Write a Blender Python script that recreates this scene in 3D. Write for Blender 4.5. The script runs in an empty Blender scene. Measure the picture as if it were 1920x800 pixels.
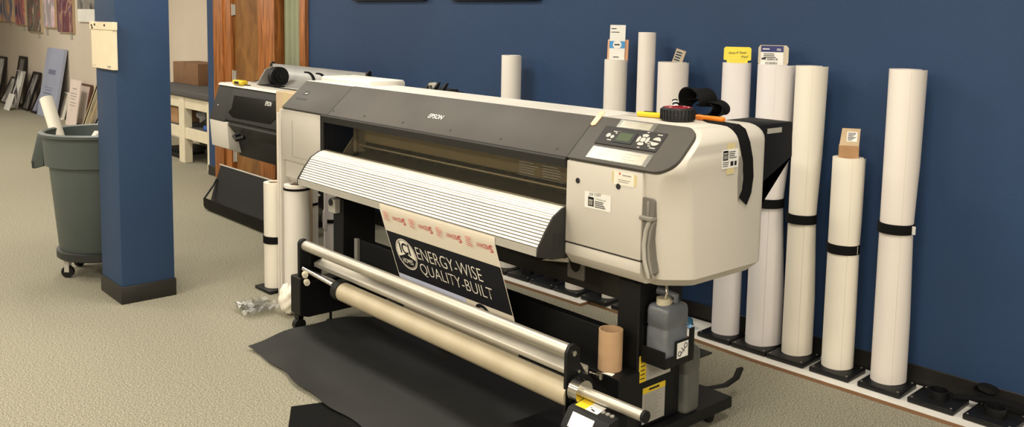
import bpy, bmesh, math, random
from mathutils import Vector, Matrix
random.seed(7)
scene = bpy.context.scene
COL = scene.collection
PI = math.pi

# ------------------------------------------------------------------ camera
YAW, PITCH, ROLL, FPX, PPY, CAMH = -0.842617768, 0.104783771, -0.018042152, 1679.19636, 216.120571, 1.6
def cam_axes():
    cy, sy, cp, sp = math.cos(YAW), math.sin(YAW), math.cos(PITCH), math.sin(PITCH)
    f = Vector((sy*cp, cy*cp, -sp)); r = Vector((cy, -sy, 0)); d = f.cross(r)
    if d.z > 0: d = -d
    c, s = math.cos(ROLL), math.sin(ROLL)
    return c*r + s*d, -s*r + c*d, f
CR, CD, CF = cam_axes()
CAMP = Vector((0, 0, CAMH))
cam = bpy.data.cameras.new('camera'); camo = bpy.data.objects.new('camera', cam); COL.objects.link(camo)
m = Matrix(((CR.x, -CD.x, -CF.x, 0), (CR.y, -CD.y, -CF.y, 0), (CR.z, -CD.z, -CF.z, CAMH), (0, 0, 0, 1)))
camo.matrix_world = m
cam.sensor_width = 36; cam.lens = FPX/1920*36; cam.shift_y = -(400-PPY)/1920; cam.clip_end = 100
scene.camera = camo

def at(px, py, axis, val):
    """world point of the photograph's pixel on the plane axis = val (survey of the photograph)"""
    d = CR*((px-960)/FPX) + CD*((py-PPY)/FPX) + CF
    t = (val - CAMP[axis])/d[axis]
    return CAMP + d*t

# ------------------------------------------------------------------ materials
def lin(c):
    return tuple((x/255/12.92 if x/255 <= .04045 else ((x/255+.055)/1.055)**2.4) for x in c) + (1,)
MATS = {}
def mat(name, rgb, rough=.5, metal=0, noise=None, bump=None, spec=.5, coat=0):
    """noise = (scale, amount, second colour); bump = (scale, strength)"""
    if name in MATS: return MATS[name]
    M = bpy.data.materials.new(name); M.use_nodes = True; nt = M.node_tree
    b = nt.nodes['Principled BSDF']
    b.inputs['Base Color'].default_value = lin(rgb); b.inputs['Roughness'].default_value = rough
    b.inputs['Metallic'].default_value = metal; b.inputs['Specular IOR Level'].default_value = spec
    b.inputs['Coat Weight'].default_value = coat
    tc = nt.nodes.new('ShaderNodeTexCoord')
    if noise is None: noise = (6, tuple(max(0, x*.95-1) for x in rgb), .5)
    sc, rgb2, amt = noise
    n = nt.nodes.new('ShaderNodeTexNoise'); n.inputs['Scale'].default_value = sc; n.inputs['Detail'].default_value = 5
    nt.links.new(tc.outputs['Object'], n.inputs['Vector'])
    r = nt.nodes.new('ShaderNodeValToRGB'); r.color_ramp.elements[0].position = .5-.35*amt; r.color_ramp.elements[1].position = .5+.35*amt
    r.color_ramp.elements[0].color = lin(rgb2); r.color_ramp.elements[1].color = lin(rgb)
    nt.links.new(n.outputs['Fac'], r.inputs['Fac']); nt.links.new(r.outputs['Color'], b.inputs['Base Color'])
    if bump:
        n2 = nt.nodes.new('ShaderNodeTexNoise'); n2.inputs['Scale'].default_value = bump[0]; n2.inputs['Detail'].default_value = 4
        nt.links.new(tc.outputs['Object'], n2.inputs['Vector'])
        bp = nt.nodes.new('ShaderNodeBump'); bp.inputs['Strength'].default_value = bump[1]; bp.inputs['Distance'].default_value = .01
        nt.links.new(n2.outputs['Fac'], bp.inputs['Height']); nt.links.new(bp.outputs['Normal'], b.inputs['Normal'])
    MATS[name] = M
    return M
def wood(name, c1, c2, scale=(14, 14, 1.2), rough=.4):
    M = bpy.data.materials.new(name); M.use_nodes = True; nt = M.node_tree; b = nt.nodes['Principled BSDF']
    tc = nt.nodes.new('ShaderNodeTexCoord'); mp = nt.nodes.new('ShaderNodeMapping'); mp.inputs['Scale'].default_value = scale
    n = nt.nodes.new('ShaderNodeTexNoise'); n.inputs['Scale'].default_value = 2.5; n.inputs['Detail'].default_value = 6; n.inputs['Distortion'].default_value = .8
    r = nt.nodes.new('ShaderNodeValToRGB'); r.color_ramp.elements[0].position = .32; r.color_ramp.elements[1].position = .68
    r.color_ramp.elements[0].color = lin(c1); r.color_ramp.elements[1].color = lin(c2)
    nt.links.new(tc.outputs['Object'], mp.inputs['Vector']); nt.links.new(mp.outputs['Vector'], n.inputs['Vector'])
    nt.links.new(n.outputs['Fac'], r.inputs['Fac']); nt.links.new(r.outputs['Color'], b.inputs['Base Color'])
    b.inputs['Roughness'].default_value = rough
    MATS[name] = M
    return M
def glass(name, rgb, alpha, rough=.05):
    M = bpy.data.materials.new(name); M.use_nodes = True; nt = M.node_tree
    for n in list(nt.nodes):
        if n.type != 'OUTPUT_MATERIAL': nt.nodes.remove(n)
    out = nt.nodes['Material Output']
    t = nt.nodes.new('ShaderNodeBsdfTransparent'); t.inputs['Color'].default_value = lin(rgb)
    g = nt.nodes.new('ShaderNodeBsdfGlossy'); g.inputs['Roughness'].default_value = rough; g.inputs['Color'].default_value = (.9, .9, .9, 1)
    mx = nt.nodes.new('ShaderNodeMixShader'); mx.inputs['Fac'].default_value = alpha
    nt.links.new(t.outputs[0], mx.inputs[1]); nt.links.new(g.outputs[0], mx.inputs[2]); nt.links.new(mx.outputs[0], out.inputs['Surface'])
    MATS[name] = M
    return M
def art(name, cols, scale=3, dist=1.5, stretch=(1, 1, .5), rough=.5):
    M = bpy.data.materials.new(name); M.use_nodes = True; nt = M.node_tree; b = nt.nodes['Principled BSDF']
    tc = nt.nodes.new('ShaderNodeTexCoord'); mp = nt.nodes.new('ShaderNodeMapping'); mp.inputs['Scale'].default_value = stretch
    mp.inputs['Location'].default_value = (len(name)*1.7, 3.1, len(cols)*.9)
    n = nt.nodes.new('ShaderNodeTexNoise'); n.inputs['Scale'].default_value = scale; n.inputs['Detail'].default_value = 3; n.inputs['Distortion'].default_value = dist
    r = nt.nodes.new('ShaderNodeValToRGB'); e = r.color_ramp.elements
    lo, hi = .32, .68
    e[0].position = lo; e[0].color = lin(cols[0]); e[1].position = hi; e[1].color = lin(cols[-1])
    for i, c in enumerate(cols[1:-1], 1):
        k = e.new(lo+(hi-lo)*i/(len(cols)-1)); k.color = lin(c)
    nt.links.new(tc.outputs['Object'], mp.inputs['Vector']); nt.links.new(mp.outputs['Vector'], n.inputs['Vector'])
    nt.links.new(n.outputs['Fac'], r.inputs['Fac']); nt.links.new(r.outputs['Color'], b.inputs['Base Color'])
    b.inputs['Roughness'].default_value = rough
    MATS[name] = M
    return M

BLUE = mat('blue_paint', (42, 65, 99), .55, noise=(3, (40, 62, 95), .6), bump=(180, .12), spec=.3)
BLUE2 = mat('blue_column_paint', (43, 66, 98), .55, noise=(3, (41, 63, 94), .6), bump=(160, .1), spec=.3)
BEIGEWALL = mat('beige_wall_paint', (208, 196, 180), .7, noise=(2, (203, 191, 175), .6))
CARPET = mat('speckled_carpet', (180, 175, 156), .95, noise=(150, (104, 101, 86), .5), bump=(220, .6), spec=.1)
CEIL = mat('ceiling_white', (230, 228, 220), .9)
RUBBER = mat('black_baseboard_rubber', (30, 28, 26), .45)
PBEIGE = mat('printer_light_plastic', (201, 195, 184), .4, noise=(2, (198, 192, 181), .6))
PWHITE = mat('printer_top_plastic', (228, 224, 214), .4)
PDARK = mat('printer_charcoal_plastic', (80, 76, 71), .62, spec=.35, noise=(3, (66, 64, 61), .6))
PDARK2 = mat('dark_charcoal_plastic', (42, 41, 39), .6, spec=.3)
BLACK = mat('black_painted_steel', (13, 13, 14), .5, spec=.3)
BLACKM = mat('matt_black_plastic', (16, 16, 17), .55, spec=.3)
CAV = mat('dark_interior', (40, 37, 33), .6)
GREYP = mat('mid_grey_plastic', (136, 132, 124), .45)
GAPSHADE = mat('slat_gap_shade', (138, 132, 117), .6)  # shade between the slats, put into the colour of the tray base
LGREY = mat('pale_grey_plastic', (176, 172, 162), .4)
SLAT = mat('cream_slat_plastic', (240, 236, 224), .45)
ALU = mat('brushed_aluminium', (200, 194, 180), .42, metal=.75)
CHROME = mat('bright_chrome', (215, 212, 205), .16, metal=1)
PAPER = mat('white_paper', (232, 226, 216), .55, noise=(2, (229, 223, 213), .6))
PAPERC = mat('cream_paper', (238, 231, 216), .55, noise=(2, (235, 228, 213), .6))
PAPERP = mat('pinkish_white_paper', (234, 226, 218), .5, noise=(2, (231, 223, 215), .6))
PAPERS = mat('satin_photo_paper', (234, 229, 228), .35, noise=(2, (231, 226, 225), .6))
BAND = mat('black_elastic', (12, 12, 13), .85, spec=.2)
KRAFT = mat('kraft_cardboard', (176, 138, 98), .8, noise=(20, (164, 126, 88), .7))
KRAFTL = mat('light_kraft_cardboard', (196, 172, 140), .8, noise=(20, (188, 163, 130), .7))
CARD = mat('grey_brown_carton', (128, 94, 66), .85, noise=(12, (118, 86, 58), .7))
TUBE = mat('brown_tube_board', (188, 154, 118), .7, noise=(14, (176, 142, 106), .7))
TUBEL = mat('long_core_board', (190, 178, 152), .42, noise=(9, (170, 156, 128), 1))
WHITE = mat('white_label_paper', (238, 236, 230), .6)
YELLOW = mat('warning_yellow', (236, 202, 40), .5)
YCARD = mat('yellow_card', (246, 226, 70), .6)
ORANGE = mat('orange_plastic', (236, 128, 30), .35)
TABO = mat('peach_plastic', (250, 196, 160), .4)
RED = mat('red_ink', (206, 62, 60), .6)
DKINK = mat('dark_navy_ink', (13, 16, 26), .55, spec=.2)
INK = mat('black_ink', (25, 25, 28), .6)
BLUEINK = mat('royal_blue_ink', (40, 48, 110), .6)
SKYINK = mat('sky_blue_ink', (70, 150, 210), .6)
LAVENDER = mat('pale_lavender_ink', (190, 196, 226), .5, noise=(5, (208, 212, 236), .8))
BANNER = mat('banner_vinyl', (228, 219, 202), .42, noise=(4, (223, 213, 195), .8))
WINK = mat('window_print_grey', (104, 102, 96), .7)
GREYINK = mat('faint_grey_ink', (150, 148, 142), .7)
BOTTLE = mat('smoky_plastic_bottle', (122, 126, 132), .35, noise=(9, (72, 75, 80), .9))
BOTTLE2 = mat('dark_smoky_bottle', (104, 104, 98), .4, noise=(7, (68, 69, 66), .9))
CAPB = mat('off_white_cap', (206, 196, 170), .5)
LOOSE = mat('dark_grey_paper', (39, 39, 38), .62, noise=(3, (35, 35, 34), .7), bump=(5, .4), spec=.35)
LOOSE2 = mat('black_felt_sheet', (12, 12, 12), .9, spec=.15)
BINM = mat('grey_bin_plastic', (74, 82, 80), .5, noise=(5, (68, 76, 74), .7))
BOARDW = mat('white_laminate', (236, 232, 224), .4)
MDF = mat('brown_board_edge', (136, 100, 70), .8)
FELT = mat('charcoal_felt', (84, 82, 80), .95, noise=(60, (68, 66, 65), .8))
TABLEW = mat('cream_painted_timber', (222, 212, 186), .55)
DOORW = wood('orange_oak', (106, 60, 20), (172, 106, 50))
PLY = wood('brown_plywood', (104, 68, 30), (138, 94, 46), (3, 3, 1.5))
GREEN = mat('pale_green_fabric', (150, 154, 128), .9, noise=(4, (138, 142, 116), .8))
PADM = mat('cream_pad', (234, 220, 190), .6)
LCD = mat('green_grey_lcd', (78, 90, 68), .6, spec=.15)
PGLASS = glass('smoked_window', (228, 224, 214), .035)
FGLASS = glass('picture_glass', (230, 230, 232), .18, .03)
PLASTIC = glass('clear_crinkled_plastic', (240, 240, 238), .16, .25)
SLEEVE = glass('clear_tape_sleeve', (228, 226, 218), .07, .3)
TAPE = mat('yellowed_tape', (222, 206, 156), .4)
REDP = mat('red_plastic', (190, 44, 44), .4)
BLUEP = mat('blue_plastic', (44, 84, 160), .4)
SILV = mat('silver_grey_lid', (168, 168, 166), .4, metal=.25)

# ------------------------------------------------------------------ mesh builder
class MB:
    def __init__(s): s.b = bmesh.new()
    def poly(s, pts):
        vs = [s.b.verts.new(p) for p in pts]
        try: return s.b.faces.new(vs)
        except ValueError: return None
    def box(s, x0, x1, y0, y1, z0, z1):
        v = [s.b.verts.new(p) for p in ((x0,y0,z0),(x1,y0,z0),(x1,y1,z0),(x0,y1,z0),(x0,y0,z1),(x1,y0,z1),(x1,y1,z1),(x0,y1,z1))]
        for f in ((3,2,1,0),(4,5,6,7),(0,1,5,4),(1,2,6,5),(2,3,7,6),(3,0,4,7)): s.b.faces.new([v[i] for i in f])
        return s
    def obox(s, o, u, v, w, du, dv, dw):
        """box from corner o along the vectors u, v, w"""
        o, u, v, w = Vector(o), Vector(u)*du, Vector(v)*dv, Vector(w)*dw
        P = [o, o+u, o+u+v, o+v, o+w, o+u+w, o+u+v+w, o+v+w]
        vs = [s.b.verts.new(p) for p in P]
        for f in ((3,2,1,0),(4,5,6,7),(0,1,5,4),(1,2,6,5),(2,3,7,6),(3,0,4,7)): s.b.faces.new([vs[i] for i in f])
        return s
    def loft(s, rings, cap=True, closed=True):
        R = [[s.b.verts.new(p) for p in r] for r in rings]
        n = len(R[0])
        for a, b in zip(R, R[1:]):
            for i in range(n if closed else n-1):
                j = (i+1) % n
                try: s.b.faces.new((a[i], a[j], b[j], b[i]))
                except ValueError: pass
        if cap and closed:
            for r in (R[0][::-1], R[-1]):
                try: s.b.faces.new(r)
                except ValueError: pass
        return s
    def prism(s, poly, axis, a0, a1):
        """poly = list of 2-D points in the two other axes (cyclic order), extruded along axis"""
        def P(p, a):
            return (a, p[0], p[1]) if axis == 0 else ((p[0], a, p[1]) if axis == 1 else (p[0], p[1], a))
        return s.loft([[P(p, a0) for p in poly], [P(p, a1) for p in poly]])
    def cyl(s, p0, p1, r0, r1=None, n=24, cap=True):
        p0, p1 = Vector(p0), Vector(p1); r1 = r0 if r1 is None else r1
        d = (p1-p0).normalized(); a = Vector((0, 0, 1)) if abs(d.z) < .9 else Vector((1, 0, 0))
        u = d.cross(a).normalized(); v = d.cross(u)
        return s.loft([[p+(u*math.cos(t)+v*math.sin(t))*r for t in (2*PI*i/n for i in range(n))] for p, r in ((p0, r0), (p1, r1))], cap)
    def ring(s, p0, p1, ro, ri, n=32):
        """hollow cylinder with flat ends"""
        p0, p1 = Vector(p0), Vector(p1); d = (p1-p0).normalized(); a = Vector((0, 0, 1)) if abs(d.z) < .9 else Vector((1, 0, 0))
        u = d.cross(a).normalized(); v = d.cross(u)
        rr = [[p+(u*math.cos(t)+v*math.sin(t))*r for t in (2*PI*i/n for i in range(n))] for p, r in ((p0, ri), (p0, ro), (p1, ro), (p1, ri), (p0, ri))]
        return s.loft(rr, cap=False)
    def tube(s, pts, r, n=10):
        pts = [Vector(p) for p in pts]; rings = []; pu = None
        for i, p in enumerate(pts):
            d = (pts[min(i+1, len(pts)-1)]-pts[max(i-1, 0)]).normalized()
            if pu is None:
                a = Vector((0, 0, 1)) if abs(d.z) < .9 else Vector((1, 0, 0)); u = d.cross(a).normalized()
            else: u = (pu-d*pu.dot(d)).normalized()
            v = d.cross(u); pu = u
            rings.append([p+(u*math.cos(t)+v*math.sin(t))*r for t in (2*PI*k/n for k in range(n))])
        return s.loft(rings)
    def ribbon(s, pts, w, side, th=.002):
        """strip of width w along pts; side = width direction (vector or list)"""
        pts = [Vector(p) for p in pts]; rings = []
        for i, p in enumerate(pts):
            d = (pts[min(i+1, len(pts)-1)]-pts[max(i-1, 0)]).normalized()
            sd = Vector(side[i] if isinstance(side, list) else side); sd = (sd-d*sd.dot(d)).normalized(); nn = d.cross(sd)
            rings.append([p-sd*w/2-nn*th/2, p+sd*w/2-nn*th/2, p+sd*w/2+nn*th/2, p-sd*w/2+nn*th/2])
        return s.loft(rings)
    def lathe(s, prof, c=(0, 0, 0), n=40, a0=0, a1=2*PI):
        full = abs(a1-a0-2*PI) < 1e-6
        rings = []
        for i in range(n if full else n+1):
            t = a0+(a1-a0)*i/n
            rings.append([(c[0]+r*math.cos(t), c[1]+r*math.sin(t), c[2]+z) for r, z in prof])
        if full: rings.append(rings[0])
        return s.loft(rings, cap=False, closed=False)
    def sphere(s, c, r, seg=16, squash=(1, 1, 1)):
        mt = Matrix.Translation(c) @ Matrix.Diagonal((*squash, 1))
        bmesh.ops.create_uvsphere(s.b, u_segments=seg, v_segments=seg//2, radius=r, matrix=mt); return s
    def bevel(s, w, seg=2, ang=30):
        bmesh.ops.remove_doubles(s.b, verts=s.b.verts, dist=1e-6)
        bmesh.ops.recalc_face_normals(s.b, faces=s.b.faces)
        es = [e for e in s.b.edges if len(e.link_faces) == 2 and e.calc_face_angle(0) > math.radians(ang)]
        bmesh.ops.bevel(s.b, geom=es, offset=w, segments=seg, affect='EDGES', profile=.5, clamp_overlap=True)
        return s
    def build(s, name, material, parent=None, origin=None, smooth=35, rot=None):
        bmesh.ops.remove_doubles(s.b, verts=s.b.verts, dist=1e-6)
        bmesh.ops.recalc_face_normals(s.b, faces=s.b.faces)
        if smooth:
            for f in s.b.faces: f.smooth = True
            for e in s.b.edges:
                if len(e.link_faces) == 2 and e.calc_face_angle(0) > math.radians(smooth): e.smooth = False
        me = bpy.data.meshes.new(name)
        if parent is not None and not parent.get('_local'):
            o0 = Vector((0, 0, 0)); q = parent
            while q is not None: o0 += q.location; q = q.parent
            bmesh.ops.translate(s.b, verts=s.b.verts, vec=-o0)
        elif parent is None and origin is not None:
            bmesh.ops.translate(s.b, verts=s.b.verts, vec=-Vector(origin))
        s.b.to_mesh(me); s.b.free()
        me.materials.append(material)
        o = bpy.data.objects.new(name, me); COL.objects.link(o)
        if parent is not None: o.parent = parent
        elif origin is not None: o.location = origin
        if parent is not None and parent.get('_local'): o['_local'] = 1
        return o

def empty(name, loc, rotz=0, local=False):
    o = bpy.data.objects.new(name, None); o.empty_display_size = .05; COL.objects.link(o)
    o.location = loc; o.rotation_euler.z = rotz
    if local: o['_local'] = 1
    return o
def tag(o, label, cat, group=None, kind=None):
    o['label'] = label; o['category'] = cat
    if group: o['group'] = group
    if kind: o['kind'] = kind
    return o
def struct(o): o['kind'] = 'structure'; return o

def text(s, name, material, parent, origin, u, v, width=None, height=None, shear=0, align='CENTER', bold=0, th=.0006):
    """lettering as a mesh lying on the surface origin + u, v; u, v = reading and up directions"""
    cu = bpy.data.curves.new(name, 'FONT'); cu.body = s; cu.size = 1; cu.align_x = 'LEFT'; cu.shear = shear; cu.offset = bold
    cu.resolution_u = 3
    ob = bpy.data.objects.new(name+'_tmp', cu); COL.objects.link(ob)
    me = bpy.data.meshes.new_from_object(ob.evaluated_get(bpy.context.evaluated_depsgraph_get()))
    bpy.data.objects.remove(ob); bpy.data.curves.remove(cu)
    b = bmesh.new(); b.from_mesh(me); bpy.data.meshes.remove(me)
    xs = [q.co.x for q in b.verts]; ys = [q.co.y for q in b.verts]
    w0, h0 = max(xs)-min(xs), max(ys)-min(ys)
    sx = width/w0 if width else height/h0
    sy = height/h0 if height else sx
    u, v = Vector(u).normalized(), Vector(v).normalized(); n = u.cross(v)
    cx = (max(xs)+min(xs))/2 if align == 'CENTER' else min(xs)
    cyy = (max(ys)+min(ys))/2
    O_ = Vector(origin)
    for q in b.verts: q.co = O_ + u*((q.co.x-cx)*sx) + v*((q.co.y-cyy)*sy) + n*th
    mb = MB(); mb.b.free(); mb.b = b
    return mb.build(name, material, parent, smooth=0)
def lines(mb, o, u, v, w, h, n, frac=(.6, 1), lh=.4):
    """n short bars of print inside the w x h area"""
    u, v = Vector(u).normalized(), Vector(v).normalized(); nn = u.cross(v)
    for i in range(n):
        ww = w*random.uniform(*frac); y = h-(i+.5)*h/n
        mb.obox(Vector(o)+v*(y-h/n*lh/2), u, v, nn, ww, h/n*lh, .0007)
    return mb
# ------------------------------------------------------------------ the setting
AW = math.radians(2.2124); W0 = Vector((-1.5, 3.956, 0))
WT = Vector((math.cos(AW), math.sin(AW), 0)); WN = Vector((-math.sin(AW), math.cos(AW), 0))
def W(s, off, z=0): return W0 + WT*s - WN*off + Vector((0, 0, z))
def inwall(o): o.location = W0; o.rotation_euler.z = AW; return o
def wallhit(px, py, off=0):
    d = CR*((px-960)/FPX) + CD*((py-PPY)/FPX) + CF
    k = (WN.dot(W0-CAMP)-off)/WN.dot(d); P = CAMP+d*k
    return WT.dot(P-W0), P.z

struct(MB().box(-23, 4.2, -6.2, 5.2, -.1, 0).build('floor', CARPET))
struct(MB().box(-23, 4.2, -6.2, 5.2, 3.0, 3.1).build('ceiling', CEIL))
mb = MB(); mb.box(-5.32, 5.9, .008, .13, 0, 3); mb.box(-7.225, -7.03, .008, .13, 0, 3); mb.box(-7.03, -5.32, .008, .13, 2.16, 3)
struct(inwall(mb.build('wall_back', BLUE)))
mb = MB(); mb.box(-5.30, 5.9, 0, .0075, 0, .1); mb.box(-7.235, -7.03, -.002, .0075, 0, .1)
struct(inwall(mb.bevel(.002, 1).build('baseboard_back', RUBBER)))
struct(MB().box(-12.4, -8.6, 4.5, 4.6, 0, 3).build('wall_alcove', BEIGEWALL))
struct(MB().box(-8.72, -8.63, 3.70, 4.5, 0, 3).build('wall_alcove_side', BEIGEWALL))
struct(MB().box(-23, -12.3, 4.0, 4.1, 0, 3).build('wall_far', BEIGEWALL))
struct(MB().box(-12.4, -12.3, 4.1, 4.6, 0, 3).build('wall_alcove_end', BEIGEWALL))
struct(MB().box(-23.1, -23, -6.2, 4.1, 0, 3).build('wall_left', BEIGEWALL))
struct(MB().box(4.2, 4.3, -6.2, 5.2, 0, 3).build('wall_right', BEIGEWALL))
struct(MB().box(-23, 4.2, -6.3, -6.2, 0, 3).build('wall_front', BEIGEWALL))

# oak door, its casing and the sidelight with its curtain, left of the blue wall
mb = MB()
mb.box(-7.03, -6.84, -.025, .1, 0, 2.16); mb.box(-6.85, -6.70, -.008, .1, 0, 2.16)          # casing left
mb.box(-6.12, -5.83, -.03, .1, 0, 2.16)                                                      # post
mb.box(-5.414, -5.32, -.025, .1, 0, 2.16)                                                    # casing right
mb.box(-7.03, -5.32, -.027, .1, 2.06, 2.16)
struct(inwall(mb.bevel(.004, 2).build('trim_1', DOORW)))
d = struct(inwall(MB().box(-6.69, -6.125, .03, .075, .01, 2.06).bevel(.002, 1).build('door_1', PLY)))
d['_local'] = 1
for z in (.25, 1.03, 1.66):
    h = MB(); h.box(-6.73, -6.66, .018, .03, z-.05, z+.05); h.cyl((-6.695, .012, z-.055), (-6.695, .012, z+.055), .009, n=10)
    h.build('hinge', LGREY, d)
struct(inwall(MB().box(-5.83, -5.414, .11, .12, 0, 2.06).build('window_1', FGLASS)))
pts = []
for i in range(41):
    t = i/40; s = -5.815+.385*t
    pts.append((s, .065+.02*math.sin(t*PI*9)+.006*math.sin(t*23)))
mb = MB(); rings = [[(x, y, z) for x, y in pts]+[(x, y+.004, z) for x, y in pts[::-1]] for z in (.06, 2.05)]
c = inwall(mb.loft(rings).build('curtain', GREEN))
tag(c, 'pale green pleated curtain hanging in the narrow sidelight beside the oak door', 'curtain')

# square blue column with black base
struct(MB().box(-5.36, -5.022, 1.613, 1.905, 0, 3).bevel(.004, 2).build('wall_column', BLUE2))
mb = MB()
mb.box(-5.368, -5.015, 1.606, 1.912, 0, .1)
struct(mb.bevel(.004, 2).build('baseboard_column', RUBBER))
# pad hung on the column
root = tag(empty('wall_pad', (-5.18, 1.6, 1.3)), 'cream tear-off pad with a header strip hanging on the blue column', 'notepad')
mb = MB(); mb.box(-5.345, -4.985, 1.588, 1.612, 1.30, 1.515); mb.bevel(.002, 1).build('sheets', PADM, root)
MB().box(-5.352, -4.978, 1.582, 1.612, 1.513, 1.556).bevel(.002, 1).build('header_strip', PADM, root)
mb = MB()
for x, z in ((-5.31, 1.535), (-5.30, 1.522), (-5.255, 1.54), (-5.09, 1.538)): mb.cyl((x, 1.578, z), (x, 1.584, z), .0065, n=10)
mb.build('fixing', INK, root)
mb = MB(); lines(mb, (-5.08, 1.5878, 1.308), (1, 0, 0), (0, 0, 1), .065, .014, 2, (.8, 1), .7); lines(mb, (-5.33, 1.5878, 1.31), (1, 0, 0), (0, 0, 1), .06, .006, 1)
mb.build('print', GREYINK, root)

# ------------------------------------------------------------------ grey bin on its dolly
BC = Vector((-5.78, 1.75, 0))
root = tag(empty('waste_bin', BC), 'big round grey plastic bin behind the blue column', 'bin')
mb = MB()
prof = [(.005, .16), (.235, .16), (.245, .175), (.285, .66), (.286, .685), (.310, .69), (.318, .86), (.338, .868), (.340, .885), (.318, .892), (.304, .885), (.30, .86), (.272, .66), (.232, .19), (.005, .185)]
mb.lathe(prof, BC, 56); mb.build('bin_body', BINM, root, smooth=40)
hd = Vector((-.74, -.67, 0)).normalized()
for sg in (1, -1):
    h = hd*sg; sd = Vector((-h.y, h.x, 0)); mb = MB()
    o = BC+h*.315
    for k in (-1, 1):
        a = o+sd*(.085*k-.01)
        q = (a+Vector((0, 0, .665)), a+h*.075+Vector((0, 0, .648)), a+h*.082+Vector((0, 0, .69)), a+h*.030+Vector((0, 0, .872)), a+Vector((0, 0, .872)))
        mb.loft([q, [p+sd*.02 for p in q]])
    mb.obox(o+sd*-.095+h*.055+Vector((0, 0, .648)), sd, h, (0, 0, 1), .19, .024, .05)
    mb.bevel(.004, 2).build('handle', BINM, root)
mb = MB(); mb.lathe([(.005, .115), (.25, .115), (.262, .125), (.262, .165), (.25, .172), (.005, .172)], BC, 40)
dl = mb.build('dolly', mat('black_dolly_plastic', (34, 36, 36), .5), root)
for k in range(5):
    t = 2*PI*k/5+3.55; p = BC+Vector((math.cos(t), math.sin(t), 0))*.215
    mb = MB(); tx = Vector((math.sin(t+.6), math.cos(t+.6), 0))
    c0 = p+Vector((0, 0, .036)); mb.cyl(c0-tx*.012, c0+tx*.012, .036, n=20); mb.build('caster', BLACKM, dl)
    mb = MB()
    for g in (-1, 1): mb.obox(c0+tx*(.017*g-.002)-Vector((tx.y, -tx.x, 0))*.014, tx, Vector((tx.y, -tx.x, 0)), (0, 0, 1), .004, .028, .082)
    mb.build('caster_fork', LGREY, dl)
# core tube and paper in the bin
a, b = Vector((-5.80, 1.62, .45)), Vector((-6.18, 1.555, 1.06))
o = MB().ring(a, b, .039, .033, 32).build('paper_roll', PAPERC, None, a)
tag(o, 'long cream paper roll sticking up out of the grey bin', 'paper roll')
mb = MB(); bmesh.ops.create_icosphere(mb.b, subdivisions=3, radius=.12, matrix=Matrix.Translation(BC+Vector((.05, -.02, .77))))
for v in mb.b.verts:
    c_ = BC+Vector((.05, -.02, .77)); dv = v.co-c_
    k = .75+.35*math.sin(dv.x*37+dv.z*21)*math.cos(dv.y*33)+random.uniform(-.09, .09); v.co = c_+dv*max(.45, k)
o = mb.build('crumpled_paper', PAPER, None, BC+Vector((.05, -.02, .77)), smooth=5)
tag(o, 'crumpled white paper showing over the rim of the grey bin', 'paper')

# ------------------------------------------------------------------ far wall: hung paintings
YF = 4.0
def painting(x0, x1, z0, z1, m_, label, depth=.04, name='painting', fr=None, ym=None):
    r = tag(empty(name, ((x0+x1)/2, YF-depth/2, z0)), label, 'painting' if name == 'painting' else 'picture', 'pictures hung on the beige far wall')
    MB().box(x0, x1, YF-depth, YF, z0, z1).bevel(.003, 1).build('canvas', m_, r)
    mb = MB(); f = .03
    for q in ((x0-.012, x0, z0, z1), (x1, x1+.012, z0, z1), (x0-.012, x1+.012, z0-.012, z0), (x0-.012, x1+.012, z1, z1+.012)):
        mb.box(q[0], q[1], YF-depth*.8, YF-.002, q[2], q[3])
    mb.build('edge_frame', fr or KRAFTL, r)
    return r
spec = [(-5, 24, 40, [(225, 150, 110), (240, 190, 150), (130, 135, 160), (110, 115, 140)], 'square painting in peach over slate grey, farthest left on the far wall'),
        (29, 47, 46, [(40, 45, 90), (225, 140, 120), (150, 110, 130), (50, 60, 100)], 'narrow painting of coral and navy on the far wall'),
        (52, 77, 59, [(205, 80, 90), (120, 110, 100), (90, 90, 85), (215, 190, 170)], 'tall painting of red and charcoal grey on the far wall'),
        (82, 103, 51, [(215, 130, 150), (235, 210, 215), (160, 160, 165), (190, 150, 165)], 'tall painting in pale pink and silver grey on the far wall'),
        (108, 137, 60, [(70, 50, 110), (180, 140, 120), (95, 60, 80), (120, 70, 70), (50, 45, 95)], 'tall painting of purple and mauve shapes beside the white print on the far wall')]
FW = Vector((1, 0, 0))
for i, (xa, xb, yb, cols, lab) in enumerate(spec):
    p = at(xa, yb, 1, YF-.04); q = at(xb, yb, 1, YF-.04); z0 = (p.z+q.z)/2
    painting(p.x, q.x-.03, z0, z0+1.15, art('abstract_paint_%s' % ['peach', 'coral', 'crimson', 'rose', 'violet'][i], cols, 4, 2, (1, 1, .45)), lab)
for x, y, lab in ((22, 44, 'small grey title card under the peach and slate painting'), (47, 52, 'small grey title card under the narrow coral painting'), (75, 66, 'small grey title card below the red and charcoal painting'), (90, 60, 'small grey title card under the pale pink painting'), (135, 68, 'small grey title card under the purple painting')):
    p = at(x, y, 1, YF)
    o = MB().box(p.x-.05, p.x+.05, YF-.012, YF, p.z-.045, p.z+.045).bevel(.002, 1).build('title_card', LGREY, None, (p.x, YF, p.z))
    tag(o, lab, 'sign', 'title cards under the paintings')
p = at(146, 41, 1, YF-.03); q = at(179, 41, 1, YF-.03)
r = tag(empty('framed_print', ((p.x+q.x)/2, YF, p.z)), 'print with a blank white lower half hung highest right on the far wall', 'picture', 'pictures hung on the beige far wall')
zt = at(146, 17, 1, YF-.03).z
MB().box(p.x, q.x, YF-.03, YF-.002, p.z, zt).bevel(.003, 1).build('white_panel', WHITE, r)
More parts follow.
